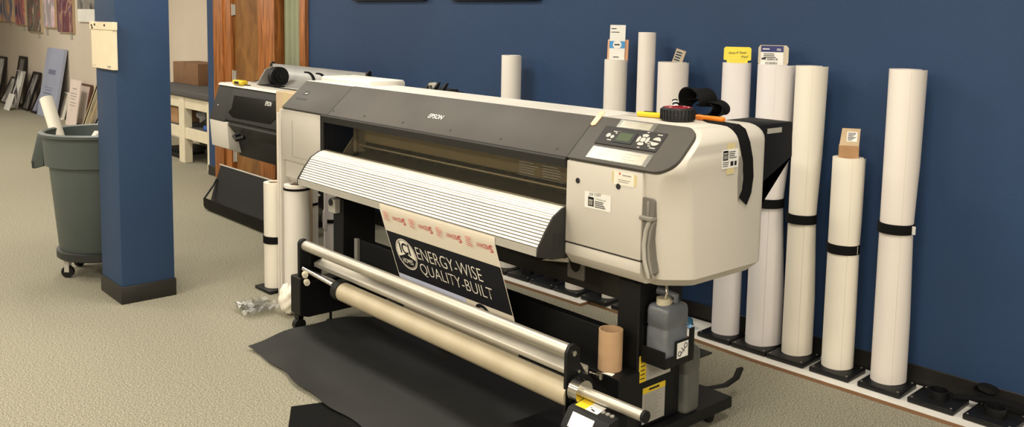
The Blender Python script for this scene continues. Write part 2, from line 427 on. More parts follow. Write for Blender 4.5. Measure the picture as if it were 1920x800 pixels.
MB().box(p.x, q.x, YF-.03, YF-.002, zt, zt+.7).bevel(.003, 1).build('picture_panel', art('grey_photo_print', [(60, 60, 62), (150, 145, 140), (80, 78, 76)], 3, 1), r)

# ------------------------------------------------------------------ frames leaning on the far wall
def leaner(name, cat, x0, x1, h, foot, parts, label, group='pictures leaning along the far wall', th=.03, ytop=YF-.004, shear=0, fwd=0):
    """flat picture standing on the floor at distance foot from the wall and leaning back; parts(root, U, V, N, w, h) adds its parts"""
    y0 = YF-foot-th; xm = (x0+x1)/2
    ang = math.asin(min(.9, (ytop-.004-th-y0)/h))
    r = empty(name, (xm, y0, 0.002), local=True); tag(r, label, cat, group)
    r.rotation_euler = (-ang, 0, 0)
    parts(r, x1-x0, h, th)
    return r
def framed(frame_m, inner, mount=None, fw=.035, glassy=False):
    def f(r, w, h, th):
        mb = MB()
        mb.box(-w/2, -w/2+fw, 0, th, 0, h); mb.box(w/2-fw, w/2, 0, th, 0, h); mb.box(-w/2+fw, w/2-fw, 0, th, 0, fw); mb.box(-w/2+fw, w/2-fw, 0, th, h-fw, h)
        mb.build('frame', frame_m, r)
        if mount:
            MB().box(-w/2+fw, w/2-fw, th*.45, th*.9, fw, h-fw).build('mount', mount, r)
            k = fw+min(w, h)*.16
            MB().box(-w/2+k, w/2-k, th*.35, th*.5, k, h-k).build('picture', inner, r)
        else:
            MB().box(-w/2+fw, w/2-fw, th*.4, th*.9, fw, h-fw).build('picture', inner, r)
        if glassy: MB().box(-w/2+fw, w/2-fw, th*.12, th*.2, fw, h-fw).build('glass', FGLASS, r)
    return f
def board(m_, extra=None, em=None):
    def f(r, w, h, th):
        MB().box(-w/2, w/2, 0, th, 0, h).bevel(.002, 1).build('board', m_, r)
        if extra:
            mb = MB()
            for (x, z, ww, hh) in extra: mb.box((x-.5)*w, (x-.5+ww)*w, -.001, .001, z*h, (z+hh)*h)
            mb.build('print', em, r)
    return f
PH1 = art('bw_photo_bright', [(30, 30, 32), (90, 90, 92), (235, 233, 230), (245, 243, 240)], 4, 1.5)
PH2 = art('bw_photo_mixed', [(60, 60, 62), (170, 168, 166), (225, 223, 221), (240, 238, 236)], 5, 1.2)
PH3 = art('dusty_blue_photo', [(86, 88, 112), (126, 128, 150), (160, 162, 180)], 3, .8)
SLATE = mat('slate_blue_board', (150, 156, 182), .35, noise=(1.6, (176, 182, 204), .9))
PINKP = mat('pale_pink_print', (232, 216, 208), .5)
TANF = mat('tan_picture_frame', (178, 160, 126), .45)
BLKF = mat('black_picture_frame', (20, 18, 20), .35)
BROWNF = mat('brown_picture_frame', (96, 60, 46), .4)
CRT = art('certificate_print', [(225, 215, 200), (190, 180, 160), (235, 228, 216)], 6, 1)
def fx(px, foot): return at(px-9, 200, 1, YF-foot).x
def hz(px, py): return at(px, py, 1, YF-.03).z
leaner('framed_picture', 'picture', fx(-12, .22), fx(2, .22), .80, .16, framed(BLKF, PH2, None, .04), 'black framed picture cut by the left edge of the photo, leaning on the far wall')
leaner('framed_picture', 'picture', fx(2, .3), fx(14, .3), .50, .22, framed(BLKF, PH2, None, .03), 'small black framed photo at the far left, just before the tall black one')
leaner('framed_picture', 'picture', fx(29, .2), fx(41, .2), .86, .16, framed(BLKF, PH2, None, .05, True), 'tallest black framed picture, with a bright framed photo leaning against it')
leaner('framed_picture', 'picture', fx(19, .36), fx(32, .36), .64, .28, framed(LGREY, PH1, None, .015), 'bright black and white photo leaning in front of the tallest black frame', ytop=YF-.13)
leaner('framed_picture', 'picture', fx(41, .3), fx(53, .3), .66, .22, framed(BLKF, PH1, None, .04, True), 'medium black framed photo with a white sky, right of the tallest black frame')
leaner('framed_picture', 'picture', fx(58, .3), fx(69, .3), .52, .22, framed(BLKF, PH3, None, .04), 'black framed dusty blue picture left of the big slate board')
leaner('card_board', 'board', fx(4, .56), fx(13, .56), .28, .46, board(WHITE), 'white card propped in front of the frames at the far left', ytop=YF-.36, th=.012)
leaner('display_board', 'board', fx(76, .26), fx(106, .26), 1.07, .20, board(SLATE, [(.3, .62, .42, .07), (.2, .42, .5, .01), (.25, .38, .4, .015), (.2, .33, .45, .02)], mat('grey_blue_print', (120, 126, 150), .5)), 'tall slate blue board, much the biggest of those leaning on the far wall', th=.05)
leaner('framed_print', 'picture', fx(122, .1), fx(131, .1), .42, .12, framed(WHITE, CRT, None, .02), 'white print half hidden behind the pale pink notice')
leaner('framed_picture', 'picture', fx(136, .22), fx(155, .22), .60, .12, framed(BROWNF, WHITE, PINKP, .02), 'brown framed print of a dark bottle shape right of the pale pink notice')
leaner('notice_board', 'board', fx(121, .34), fx(139, .34), .66, .26, board(PINKP, [(.3, .8, .4, .02), (.2, .7, .6, .015), (.2, .64, .6, .015), (.2, .58, .5, .015), (.2, .5, .6, .015), (.2, .44, .55, .015)], GREYINK), 'pale pink printed notice leaning between the slate board and the brown frame', ytop=YF-.16, th=.015)
leaner('framed_picture', 'picture', fx(154, .3), fx(166, .3), .68, .24, framed(TANF, art('aged_print', [(110, 100, 80), (150, 140, 112), (90, 84, 70)], 5, 1), mat('tan_mount', (196, 180, 150), .6), .04), 'wide tan framed picture nearest the blue column')
leaner('framed_picture', 'picture', fx(168, .36), fx(186, .36), .60, .28, framed(BLKF, PH1, None, .025), 'white picture in a thin black frame half hidden behind the blue column')

# ------------------------------------------------------------------ work table in the alcove
TX0, TX1, TY0, TY1, TZ = -10.75, -8.80, 3.76, 4.44, .80
root = tag(empty('work_table', (-9.8, 4.1, 0)), 'cream timber work table with a charcoal felt top in the alcove', 'table')
mb = MB(); mb.box(TX0, TX1, TY0-.03, TY1, TZ-.075, TZ); mb.bevel(.02, 3).build('felt_top', FELT, root)
for i, (x, y) in enumerate(((-9.70, TY0), (-10.7, TY0), (-8.95, TY0), (-9.70, TY1-.1), (-10.7, TY1-.1), (-8.95, TY1-.1))):
    MB().box(x, x+.15, y, y+.09, 0, TZ-.075).bevel(.004, 1).build('leg', TABLEW, root)
for y in (TY0+.012, TY1-.03):
    MB().box(TX0+.05, TX1-.02, y, y+.03, .60, TZ-.075).bevel(.003, 1).build('top_rail', TABLEW, root)
    MB().box(TX0+.05, TX1-.02, y, y+.03, .27, .39).bevel(.003, 1).build('shelf_rail', TABLEW, root)
MB().box(TX0+.05, TX1-.02, TY0+.04, TY1-.03, .36, .385).build('shelf', FELT, root)
MB().box(TX0+.02, TX1, TY1+.005, TY1+.02, .02, TZ-.09).build('back_panel', CAV, root)
def carton(name, x0, x1, y0, y1, z0, z1, m_, label, cat='box', group=None):
    r = tag(empty(name, ((x0+x1)/2, (y0+y1)/2, z0)), label, cat, group)
    MB().box(x0, x1, y0, y1, z0, z1).bevel(.006, 2).build('body', m_, r)
    mb = MB(); mb.box((x0+x1)/2-.025, (x0+x1)/2+.025, y0-.001, y0+.001, z1-.07, z1+.001); mb.box((x0+x1)/2-.025, (x0+x1)/2+.025, y0-.001, y1, z1-.001, z1+.001)
    mb.build('tape', m_, r)
    return r
carton('cardboard_box', -11.0+.28, -9.98, 4.10, 4.42, TZ, TZ+.25, CARD, 'brown cardboard box on the felt top of the work table')
carton('cardboard_box', -10.35, -9.98, 3.86, 4.15, .386, .57, KRAFT, 'small kraft box on the shelf left of the table leg', group='boxes under the work table')
carton('cardboard_box', -9.25, -9.08, 3.92, 4.1, 0, .24, CARD, 'small brown box on the floor below the table shelf, left of the stacked pair', group='boxes under the work table')
carton('cardboard_box', -9.05, -8.83, 3.92, 4.2, 0, .17, KRAFT, 'lower kraft box of the pair on the floor below the table shelf', group='boxes under the work table')
carton('cardboard_box', -9.04, -8.84, 3.93, 4.19, .171, .33, KRAFT, 'upper kraft box of the pair stacked below the table shelf', group='boxes under the work table')
def lump(name, c, r, m_, label, cat, sq=(1, 1, .6), amp=.3, sub=3, sm=10):
    mb = MB(); bmesh.ops.create_icosphere(mb.b, subdivisions=sub, radius=1)
    zmin = 9
    for v in mb.b.verts:
        dv = v.co.copy(); k = 1+amp*math.sin(dv.x*7+dv.y*5)*math.cos(dv.z*9+dv.x*4)+random.uniform(-amp, amp)*(.35 if sm < 20 else .05)
        v.co = Vector((dv.x*sq[0], dv.y*sq[1], dv.z*sq[2]))*r*k; zmin = min(zmin, v.co.z)
    for v in mb.b.verts: v.co += Vector((c[0], c[1], c[2]-zmin))
    o = mb.build(name, m_, None, c, smooth=sm); return tag(o, label, cat)
lump('plastic_bag', (-9.40, 3.98, .386), .12, mat('grey_plastic_film', (150, 148, 146), .25, noise=(14, (70, 70, 72), .9)), 'crumpled grey plastic bag on the shelf beside the table leg', 'bag', (1, .9, 1.1))
lump('dark_bundle', (-9.46, 4.08, 0), .12, CAV, 'dark bundle lying on the floor under the table shelf', 'bag', (1.1, .9, .9), .2)
o = MB().box(-9.22, -9.06, 3.83, 3.93, .386, .44).bevel(.012, 2).build('storage_case', BLUEP, None, (-9.14, 3.88, .386)); tag(o, 'small blue case on the shelf of the work table', 'case')
o = MB().box(-9.05, -8.90, 3.81, 3.90, .386, .425).bevel(.012, 2).build('storage_case', REDP, None, (-8.97, 3.86, .386)); tag(o, 'small red case lying right of the blue one on the table shelf', 'case')
o = MB().box(-8.99, -8.85, 3.95, 4.03, .386, .50).bevel(.01, 2).build('small_carton', PAPERC, None, (-8.92, 3.98, .386)); tag(o, 'small cream carton standing behind the red case on the shelf', 'box')
mb = MB()
for i in range(9): mb.box(-10.45+i*.08, -10.41+i*.08, 3.86, 4.25, .05, .075)
mb.box(-10.5, -9.72, 3.84, 3.88, .0, .05); mb.box(-10.5, -9.72, 4.2, 4.25, 0, .05)
tag(mb.build('slatted_tray', BLACKM, None, (-10.1, 4.05, 0)), 'black slatted tray on the floor under the work table', 'tray')
mb = MB(); mb.box(-9.15, -8.99, 4.02, 4.06, TZ, TZ+.012); mb.prism([(4.03, TZ+.012), (4.05, TZ+.012), (4.045, TZ+.075), (4.035, TZ+.075)], 0, -9.03, -9.0)
tag(mb.bevel(.003, 1).build('desk_bracket', WHITE, None, (-9.05, 4.04, TZ)), 'small white bracket lying on the felt table top', 'bracket')

# ------------------------------------------------------------------ pictures high on the blue wall
def wall_picture(s0, s1, z0, label):
    r = empty('framed_picture', W((s0+s1)/2, -.008, z0), AW, True); tag(r, label, 'picture', 'pictures high on the blue wall')
    w = s1-s0; h = .7
    mb = MB(); mb.box(-w/2, -w/2+.05, -.035, 0, 0, h); mb.box(w/2-.05, w/2, -.035, 0, 0, h); mb.box(-w/2+.05, w/2-.05, -.035, 0, 0, .05); mb.box(-w/2+.05, w/2-.05, -.035, 0, h-.05, h)
    mb.bevel(.004, 1).build('frame', BLKF, r); MB().box(-w/2+.05, w/2-.05, -.012, -.002, .05, h-.05).build('picture', PH2, r)
s0, z0 = wallhit(658, 1, .03); s1, _ = wallhit(795, 1, .03)
wall_picture(s0, s1, z0, 'dark framed picture above the grey lid, only its lower edge in view')
s0, z0 = wallhit(842, .5, .03); s1, _ = wallhit(1008, .5, .03)
wall_picture(s0, s1, z0, 'dark framed picture right of the first, barely showing at the top edge')
# ------------------------------------------------------------------ boards and roll stands along the blue wall
BZ = .018
def wboard(s0, s1, o0, o1, label):
    fa, fb = o1
    r = empty('base_board', W((s0+s1)/2, .15), AW, True); tag(r, label, 'board')
    c, q = (s0+s1)/2, .15
    poly = [(s0-c, -(fa-q)), (min(s1, s0+1.1)-c, -(fb-q)), (s1-c, -(fb-q)), (s1-c, q-o0), (s0-c, q-o0)]
    MB().prism(poly, 2, BZ-.002, BZ).build('white_top', BOARDW, r)
    MB().prism(poly, 2, 0, BZ-.002).build('board_core', MDF, r)
wboard(-1.925, 1.0, .015, (.222, .295), 'long white topped board on the carpet carrying the right hand row of rolls')
wboard(-3.35, -1.927, .015, (.295, .295), 'deeper white topped board on the carpet behind the printer stand')

SP = mat('black_stand_plastic', (18, 18, 19), .4, bump=(30, .08), spec=.35)
def stand(s, label, stub=True, off=.15, rz=0, w=.095, tall=.055, z0=BZ+.0005, cr=.033):
    r = empty('roll_stand', W(s, off, z0), AW+rz, True); tag(r, label, 'roll stand', 'black roll stands on the white boards')
    MB().box(-w, w, -.09, .09, 0, .024).bevel(.006, 2).build('base_plate', SP, r)
    mb = MB(); mb.ring((0, 0, .024), (0, 0, .024+tall), cr, cr-.005, 32); mb.build('socket_collar', SP, r)
    for x, y in ((-w+.015, -.075), (w-.015, -.075), (w-.015, .075), (-w+.015, .075)): MB().cyl((x, y, .0235), (x, y, .0256), .0045, n=10).build('screw', GREYP, r)
    return r
RZ0 = BZ+.0005+.0245
def roll(s, off, r0, z1, m_, label, flap=0, band=None, tagw=0, grp=None, lean=(0, 0), ri=.039, base=None, loc=None, flapdeg=82, z0=RZ0, bandw=.021):
    """paper roll standing upright on its stand; flap = how far the loose outer edge stands away (m)"""
    L = loc if loc else W(s, off, z0)
    R = empty('paper_roll', L, AW, True); tag(R, label, 'paper roll', grp)
    h = z1-z0; R.rotation_euler = (lean[1], lean[0], AW)
    n = 48
    outer = [(r0*math.cos(2*PI*i/n), r0*math.sin(2*PI*i/n)) for i in range(n)]
    inner = [(x/r0*ri, y/r0*ri) for x, y in outer]
    def rg(pts, z): return [(x, y, z) for x, y in pts]
    MB().loft([rg(inner, 0), rg(outer, 0), rg(outer, h), rg(inner, h), rg(inner, 0)], cap=False).build('rolled_sheet', m_, R)
    mb = MB(); mb.ring((0, 0, .001), (0, 0, h-.004), ri-.0003, ri-.004, 32); mb.build('core', KRAFTL, R)
    if flap:
        flap *= 1.3
        # outermost turn lifting off on the side away from the lens' left
        k0 = math.radians(-48); N = 22; A = math.radians(flapdeg); pts = []
        for i in range(N+1):
            t = i/N; a = k0+A*t; rr = r0+.0012+flap*t**2.2
            pts.append((rr*math.cos(a), rr*math.sin(a)))
        def fl(z, kk):
            p = [(r0*.3*0+x*1, y) for x, y in pts]
            q = []
            for i, (x, y) in enumerate(pts):
                t = i/N; a = k0+A*t; rr = r0+.0012+flap*kk*t**2.2
                q.append((rr*math.cos(a), rr*math.sin(a), z))
            return q + [(x*(1+.0012/r0), y*(1+.0012/r0), zz) for x, y, zz in q[::-1]]
        zb = band if band else h*.4
        lv = [(.002, .9), (h*.2, .85), (max(.05, zb-z0-.03), .25), (zb-z0+.03, .25), (h*.7, .8), (h-.001, 1.1)] if band else [(.002, .8), (h*.4, .7), (h*.7, .9), (h-.001, 1.1)]
        MB().loft([fl(z, k) for z, k in lv]).build('loose_edge', m_, R)
    if band:
        mb = MB(); zb = band-z0; mb.ring((0, 0, zb-bandw), (0, 0, zb+bandw), r0+.004+flap*.3, r0-.002, 48); b = mb.build('strap', BAND, R)
        if tagw:
            t = Vector((math.cos(math.radians(-8)), math.sin(math.radians(-8)), 0))
            mb = MB(); mb.obox(t*(r0+.002)+Vector((0, 0, zb-.018)), t, (-t.y, t.x, 0), (0, 0, 1), tagw, .003, .036); mb.build('strap_tag', WHITE, b)
    return R
# right hand row, right to left
stand(-.02, 'empty black roll stand right of the tallest right hand roll, its collar standing open', rz=-.01, cr=.041, tall=.036)
stand(.205, 'empty black roll stand nearest the bottom right corner, a strap lying across it', rz=-.03, cr=.041, tall=.036)
stand(-.24, 'black roll stand under the rightmost tall paper roll')
stand(-.47, 'black roll stand under the short roll with the kraft carton in its top')
stand(-.69, 'black roll stand under the creamy tall roll, left of the short one')
stand(-.885, 'black roll stand under the roll topped by the purple and white carton end')
stand(-1.083, 'black roll stand under the roll topped by the yellow card')
stand(-1.88, 'black roll stand just left of the printer leg, under the blue carded roll')
stand(-2.10, 'black roll stand under the stub of a short roll behind the printer')
stand(-2.30, 'empty black roll stand behind the printer, beside the short roll', tall=.036, cr=.041)
stand(-2.50, 'empty black roll stand behind the printer, next to the leftmost roll', tall=.036, cr=.041)
stand(-2.70, 'black roll stand under the leftmost tall roll behind the printer')
stand(-1.655, 'black roll stand hidden behind the printer under the tallest slim roll', cr=.024)
stand(-1.475, 'black roll stand hidden behind the printer under the roll with the small tilted tag', w=.085)
G = 'paper rolls standing along the blue wall'
roll(-.255, .125, .066, 1.425, PAPERP, 'rightmost tall paper roll with a black strap and a small white strap tag', .014, .735, .022, G)
roll(-.485, .13, .067, 1.015, PAPERC, 'short paper roll with a kraft carton stuck in its top', .004, .60, .004, G)
roll(-.70, .125, .060, 1.418, PAPERC, 'creamy tall paper roll with a wide black strap left of the short kraft topped roll', .016, .70, 0, G)
roll(-.885, .13, .070, 1.415, PAPERS, 'paper roll topped by the purple and white carton end', .026, .75, 0, G)
roll(-1.085, .125, .070, 1.415, PAPERS, 'paper roll topped by the yellow handwritten card', 0, None, 0, G)
roll(-1.475, .125, .075, 1.40, PAPERP, 'stout paper roll behind the printer topped by the small tilted tag', .006, None, 0, G)
roll(-1.655, .12, .044, 1.553, PAPERP, 'slim paper roll, the tallest of all, behind the printer', .003, None, 0, G, ri=.030)
roll(-1.868, .12, .060, 1.397, PAPER, 'paper roll behind the printer topped by the blue and white card', .004, None, 0, G)
roll(-2.10, .15, .058, .80, PAPER, 'short paper roll whose foot shows under the printer beside the grey bracket', 0, None, 0, G)
roll(-2.70, .13, .059, 1.388, PAPER, 'leftmost tall roll against the blue wall, standing alone behind the printer', .004, None, 0, G)

# things stuck in the tops of the rolls
def card(name, s, off, z0, w, h, m_, label, cat, tilt=0, th=.004, back=.12, yaw=0, group='cards stuck in the tops of the rolls'):
    r = empty(name, W(s, off, z0), AW, True); r.rotation_euler = (-back, tilt, AW+yaw); tag(r, label, cat, group)
    return r
YW = math.radians(31)
# blue and white card with peach carton behind
r = card('label_card', -1.855, .125, 1.385, .09, .2, WHITE, 'white card with a blue band standing in the roll left of the tallest slim roll', 'card', yaw=YW)
MB().box(-.055, .062, .006, .010, 0, .125).bevel(.0025, 1).build('carton_flap', mat('peach_carton', (232, 176, 136), .7), r)
MB().box(-.043, .043, -.003, .001, 0, .205).build('card_face', WHITE, r)
MB().box(-.0435, .0435, -.0036, -.003, .075, .115).build('blue_band', SKYINK, r)
mb = MB(); mb.cyl((0, -.0038, .095), (0, -.0044, .095), .024, n=28); mb.build('round_badge', WHITE, r)
mb = MB(); lines(mb, (-.016, -.0045, .089), (1, 0, 0), (0, 0, 1), .03, .012, 1, (1, 1), .6); mb.build('badge_print', INK, r)
mb = MB(); lines(mb, (-.036, -.0032, .178), (1, 0, 0), (0, 0, 1), .035, .012, 1); lines(mb, (-.036, -.0032, .16), (1, 0, 0), (0, 0, 1), .06, .01, 1); lines(mb, (-.02, -.0032, .02), (1, 0, 0), (0, 0, 1), .04, .012, 1)
mb.build('print', INK, r)
# tilted tag
r = card('label_tag', -1.452, .125, 1.385, .05, .1, KRAFTL, 'small tilted grey tag standing in the stout roll behind the tape', 'tag', tilt=.3, yaw=YW)
MB().box(-.026, .026, -.002, .002, 0, .085).bevel(.001, 1).build('tag_face', KRAFTL, r)
MB().box(-.022, .016, -.003, -.002, .008, .08).build('paper_strip', LGREY, r)
mb = MB(); lines(mb, (-.02, -.0031, .02), (1, 0, 0), (0, 0, 1), .034, .055, 4, (.6, 1), .5); mb.build('print', INK, r)
# yellow card
r = card('label_card', -1.085, .125, 1.395, .12, .08, YCARD, 'yellow handwritten card standing in the roll left of the purple carton end', 'card', yaw=YW)
mb = MB(); mb.prism([(-.05, 0), (.05, 0), (.05, .03), (.066, .034), (.066, .09), (.058, .098), (-.058, .098), (-.066, .09), (-.066, .034), (-.05, .03)], 1, -.002, .002); mb.build('card_face', YCARD, r)
text('Glossy 8" Sheets', 'lettering', INK, r, (.0, -.0028, .068), (1, 0, .05), (0, 0, 1), width=.085, height=.016, shear=.3)
text('Proof', 'lettering', INK, r, (.035, -.0028, .050), (1, 0, .05), (0, 0, 1), width=.034, height=.013, shear=.3)
mb = MB(); lines(mb, (-.055, -.0024, .028), (1, 0, 0), (0, 0, 1), .10, .05, 3, (1, 1), .06); mb.build('print', TAPE, r)
# purple and white carton end
r = card('carton_end', -.885, .13, 1.395, .13, .11, WHITE, 'cream carton end with a purple and white label standing in a wide roll', 'box', yaw=YW)
oc = [(-.045, 0), (.05, 0), (.052, .012), (.062, .018), (.070, .03), (.070, .10), (.060, .113), (-.062, .113), (-.070, .10), (-.070, .03), (-.062, .014), (-.047, .012)]
MB().prism(oc, 1, .001, .035).build('carton_flap', mat('cream_carton', (206, 194, 172), .7), r)
MB().box(-.058, .046, -.001, .0005, .015, .110).build('label_sheet', WHITE, r)
MB().box(-.058, .046, -.0016, -.001, .080, .110).build('purple_band', BLUEINK, r)
mb = MB(); lines(mb, (-.05, -.0017, .088), (1, 0, 0), (0, 0, 1), .035, .012, 1); lines(mb, (.015, -.0017, .086), (1, 0, 0), (0, 0, 1), .025, .012, 2); mb.build('header_print', WHITE, r)
mb = MB(); lines(mb, (-.045, -.0012, .050), (1, 0, 0), (0, 0, 1), .08, .025, 3, (.6, 1), .45); mb.box(-.054, -.034, -.0016, -.001, .043, .052)
for x in range(14): mb.box(-.028+x*.0035, -.0265+x*.0035+random.uniform(-.0006, .0012), -.0016, -.001, .040, .050); mb.box(-.035+x*.0040, -.0335+x*.0040+random.uniform(-.0006, .001), -.0016, -.001, .022, .032)
mb.build('print', INK, r)
# kraft carton in the short roll
r = card('carton_end', -.485, .13, .985, .08, .15, KRAFT, 'kraft carton with a fold-up flap and white label standing in the short roll', 'box', yaw=YW, back=.04)
MB().box(-.042, .042, -.025, .02, -.02, .085).bevel(.002, 1).build('carton_body', KRAFT, r)
mb = MB(); mb.loft([[(-.043, -.024, .083), (.040, -.024, .083), (.048, .016, .16), (-.030, .016, .16)], [(-.043, -.021, .083), (.040, -.021, .083), (.048, .019, .16), (-.030, .019, .16)]]); fl_ = mb.build('flap', KRAFTL, r)
U_ = Vector((1, 0, 0)); V_ = Vector((.006, .040, .077)).normalized(); Nn_ = U_.cross(V_)
mb = MB(); mb.obox(Vector((-.014, -.0245, .083))+V_*.022, U_, V_, Nn_, .044, .048, .001); mb.build('label_sheet', WHITE, r)
mb = MB(); lines(mb, Vector((-.010, -.0245, .083))+V_*.026+Nn_*.001, U_, V_, .036, .04, 6, (.5, 1), .5); mb.build('print', INK, r)

# strap lying over the last stand
r = tag(empty('elastic_strap', W(.17, .10, .09)), 'black elastic strap lying over the two empty roll stands at the bottom right', 'strap')
pts = [W(.02, .10, .0475), W(.07, .09, .058), W(.13, .085, .070), W(.19, .085, .083), W(.25, .085, .083), W(.31, .07, .07), W(.37, .05, .045)]
MB().ribbon(pts, .042, (.2, 1, .25), .004).build('band', BAND, r)
pts = [W(.135+.045*math.cos(a), .055, .098+.022*math.sin(a)) for a in [i*2*PI/16 for i in range(15)]]
MB().ribbon(pts, .042, (0, 1, 0), .004).build('loop', BAND, r)

# ------------------------------------------------------------------ rolls and boards at the printer's left end
G2 = 'paper rolls by the left end of the printer'
def floor_stand(c, label):
    r = tag(empty('roll_stand', c, AW, True), label, 'roll stand', 'black roll stands on the carpet')
    MB().box(-.09, .09, -.09, .09, 0, .02).bevel(.005, 2).build('base_plate', SP, r)
    MB().ring((0, 0, .02), (0, 0, .06), .036, .031, 28).build('socket_collar', SP, r)
floor_stand(Vector((-4.775, 2.41, 0)), 'black roll stand on the carpet under the short free-standing cream roll')
roll(0, 0, .066, .640, PAPERC, 'short cream roll with a hollow top and black strap, leftmost by the printer', .004, .305, 0, G2, loc=Vector((-4.775, 2.41, .0205)), z0=.0205)
roll(0, 0, .072, .663, PAPER, 'short white roll under the printer overhang with a thin black band near its top', 0, .640, 0, G2, loc=Vector((-4.53, 2.42, .001)), z0=.001, bandw=.006)
roll(0, 0, .052, .90, PAPERS, 'white roll behind the printer leg with a printed paper sleeve', 0, .30, 0, G2, loc=Vector((-5.02, 2.93, .001)), z0=.001, bandw=.012)
roll(0, 0, .055, .90, PAPER, 'white roll with a thin strap squeezed behind the sleeved one', 0, .42, 0, G2, loc=Vector((-5.06, 2.79, .001)), z0=.001, bandw=.008)
R_ = [o for o in bpy.data.objects if o.get('label') == 'white roll behind the printer leg with a printed paper sleeve'][0]
mb = MB(); mb.lathe([(.0585, .25), (.0585, .36)], (0, 0, 0), 16, math.radians(-150)-AW, math.radians(-62)-AW); sl_ = mb.build('paper_sleeve', PAPERS, R_)
dv = Vector((.745, -.667, 0)).normalized(); dv = Vector((math.cos(math.radians(-105)), math.sin(math.radians(-105)), 0)); uu = Vector((-dv.y, dv.x, 0))
mb = MB(); lines(mb, dv*.0592-uu*.028+Vector((0, 0, .285)), uu, (0, 0, 1), .05, .04, 5, (.5, 1), .3); mb.build('print', GREYINK, sl_)
for i, (x0, x1, y0, h) in enumerate(((-4.655, -4.646, 2.38, 1.08), (-4.668, -4.659, 2.37, 1.06))):
    o = MB().box(x0, x1, y0, y0+.07, 0, h).bevel(.001, 1).build('foam_board', PAPERP if i else PAPER, None, ((x0+x1)/2, y0+.03, 0))
    tag(o, ['tall narrow white foam board strip standing against the left end of the big printer', 'outer white foam board strip, a little lower than the one touching the printer'][i], 'board', 'foam boards beside the printer')
r = tag(empty('cardboard_carton', (-5.0, 2.65, 0)), 'tall pale kraft carton standing between the two printers', 'box')
MB().box(-5.13, -4.89, 2.60, 2.72, 0, 1.14).bevel(.004, 2).build('body', KRAFTL, r)
MB().box(-5.03, -4.98, 2.5985, 2.60, .2, 1.141).build('tape', TAPE, r)
# plastic bag with white paper
lump('paper_wad', (-4.30, 2.245, 0.002), .078, PAPERC, 'crumpled cream paper bundle on the carpet at the foot of the left printer leg', 'paper', (.85, .62, 1.05), .10, 4, 60)
mb = MB()
for k in range(3):
    n = 7; g = {}
    for i in range(n):
        for j in range(n):
            g[i, j] = mb.b.verts.new((-4.57+.032*i+.02*k, 2.04+.030*j, .004+.05*abs(math.sin(i*1.9+j*1.3+k*2))*random.uniform(.4, 1)+.012*k))
    for i in range(n-1):
        for j in range(n-1): mb.b.faces.new((g[i, j], g[i+1, j], g[i+1, j+1], g[i, j+1]))
tag(mb.build('plastic_wrap', PLASTIC, None, (-4.5, 2.12, 0), smooth=5), 'crinkled clear plastic wrap on the carpet beside the cream paper bundle', 'plastic bag')

# ------------------------------------------------------------------ loose sheets on the floor
def sheet(name, outline, m_, label, z0, amp, lift=None, nx=56, ny=30, th=.0015):
    """rippled sheet over a four-sided outline p00 p10 p11 p01 with curved left edge"""
    mb = MB(); g = {}
    A, B, C_, D = [Vector((*p, 0)) for p in outline]
    for i in range(nx+1):
        for j in range(ny+1):
            u, v = i/nx, j/ny
            p = A*(1-u)*(1-v)+B*u*(1-v)+C_*u*v+D*(1-u)*v
            z = z0+amp*(.5+.5*math.sin(u*9+v*5+math.sin(v*7)*1.3))*(.35+.65*math.sin(u*4.3+v*2.6)**2)
            if lift: p, z = lift(u, v, p, z)
            g[i, j] = mb.b.verts.new((p.x, p.y, z))
    for i in range(nx):
        for j in range(ny): mb.b.faces.new((g[i, j], g[i+1, j], g[i+1, j+1], g[i, j+1]))
    bmesh.ops.solidify(mb.b, geom=mb.b.faces[:], thickness=th)
    return tag(mb.build(name, m_, None, (outline[0][0], outline[0][1], 0), smooth=60), label, 'sheet')
def lift1(u, v, p, z):
    k = max(0, 1-u/.10)
    e = .035*k**1.4*(.45+.55*math.sin(v*PI))+.016*max(0, 1-v/.12)*max(0, 1-abs(u-.42)/.25)
    p = p+Vector((.07*(1-u)*(abs(2*v-.75)**2)*.9+.012*math.sin(v*17)*(1-u)**4, .012*math.sin(u*11)*(1-v)**3+.006*math.sin(u*31)*(1-v)**6, 0))
    return p, z+e
sheet('paper_sheet', ((-3.98, 1.84), (-2.46, 1.79), (-2.46, 2.72), (-3.97, 2.66)), LOOSE, 'large loose dark grey paper sheet spread on the carpet under the printer', .006, .010, lift1)
sheet('felt_sheet', ((-3.245, 1.70), (-2.75, 1.40), (-2.55, 1.80), (-3.10, 2.08)), LOOSE2, 'black sheet poking out from under the large grey paper at the bottom of the photo', .001, .0008)
o = MB().box(-3.06, -2.50, 3.19, 3.57, 0, .006).build('card_sheet', LOOSE, None, (-2.8, 3.4, 0)); tag(o, 'dark grey card lying on the carpet behind the printer in front of the white board', 'sheet')
lump('plastic_scrap', (-2.785, 3.74, .0186), .034, glass('blue_plastic_film', (150, 195, 222), .25, .15), 'small scrap of blue plastic on the white board behind the ink bottles', 'plastic scrap', (1.2, .8, .8), .35, 2)
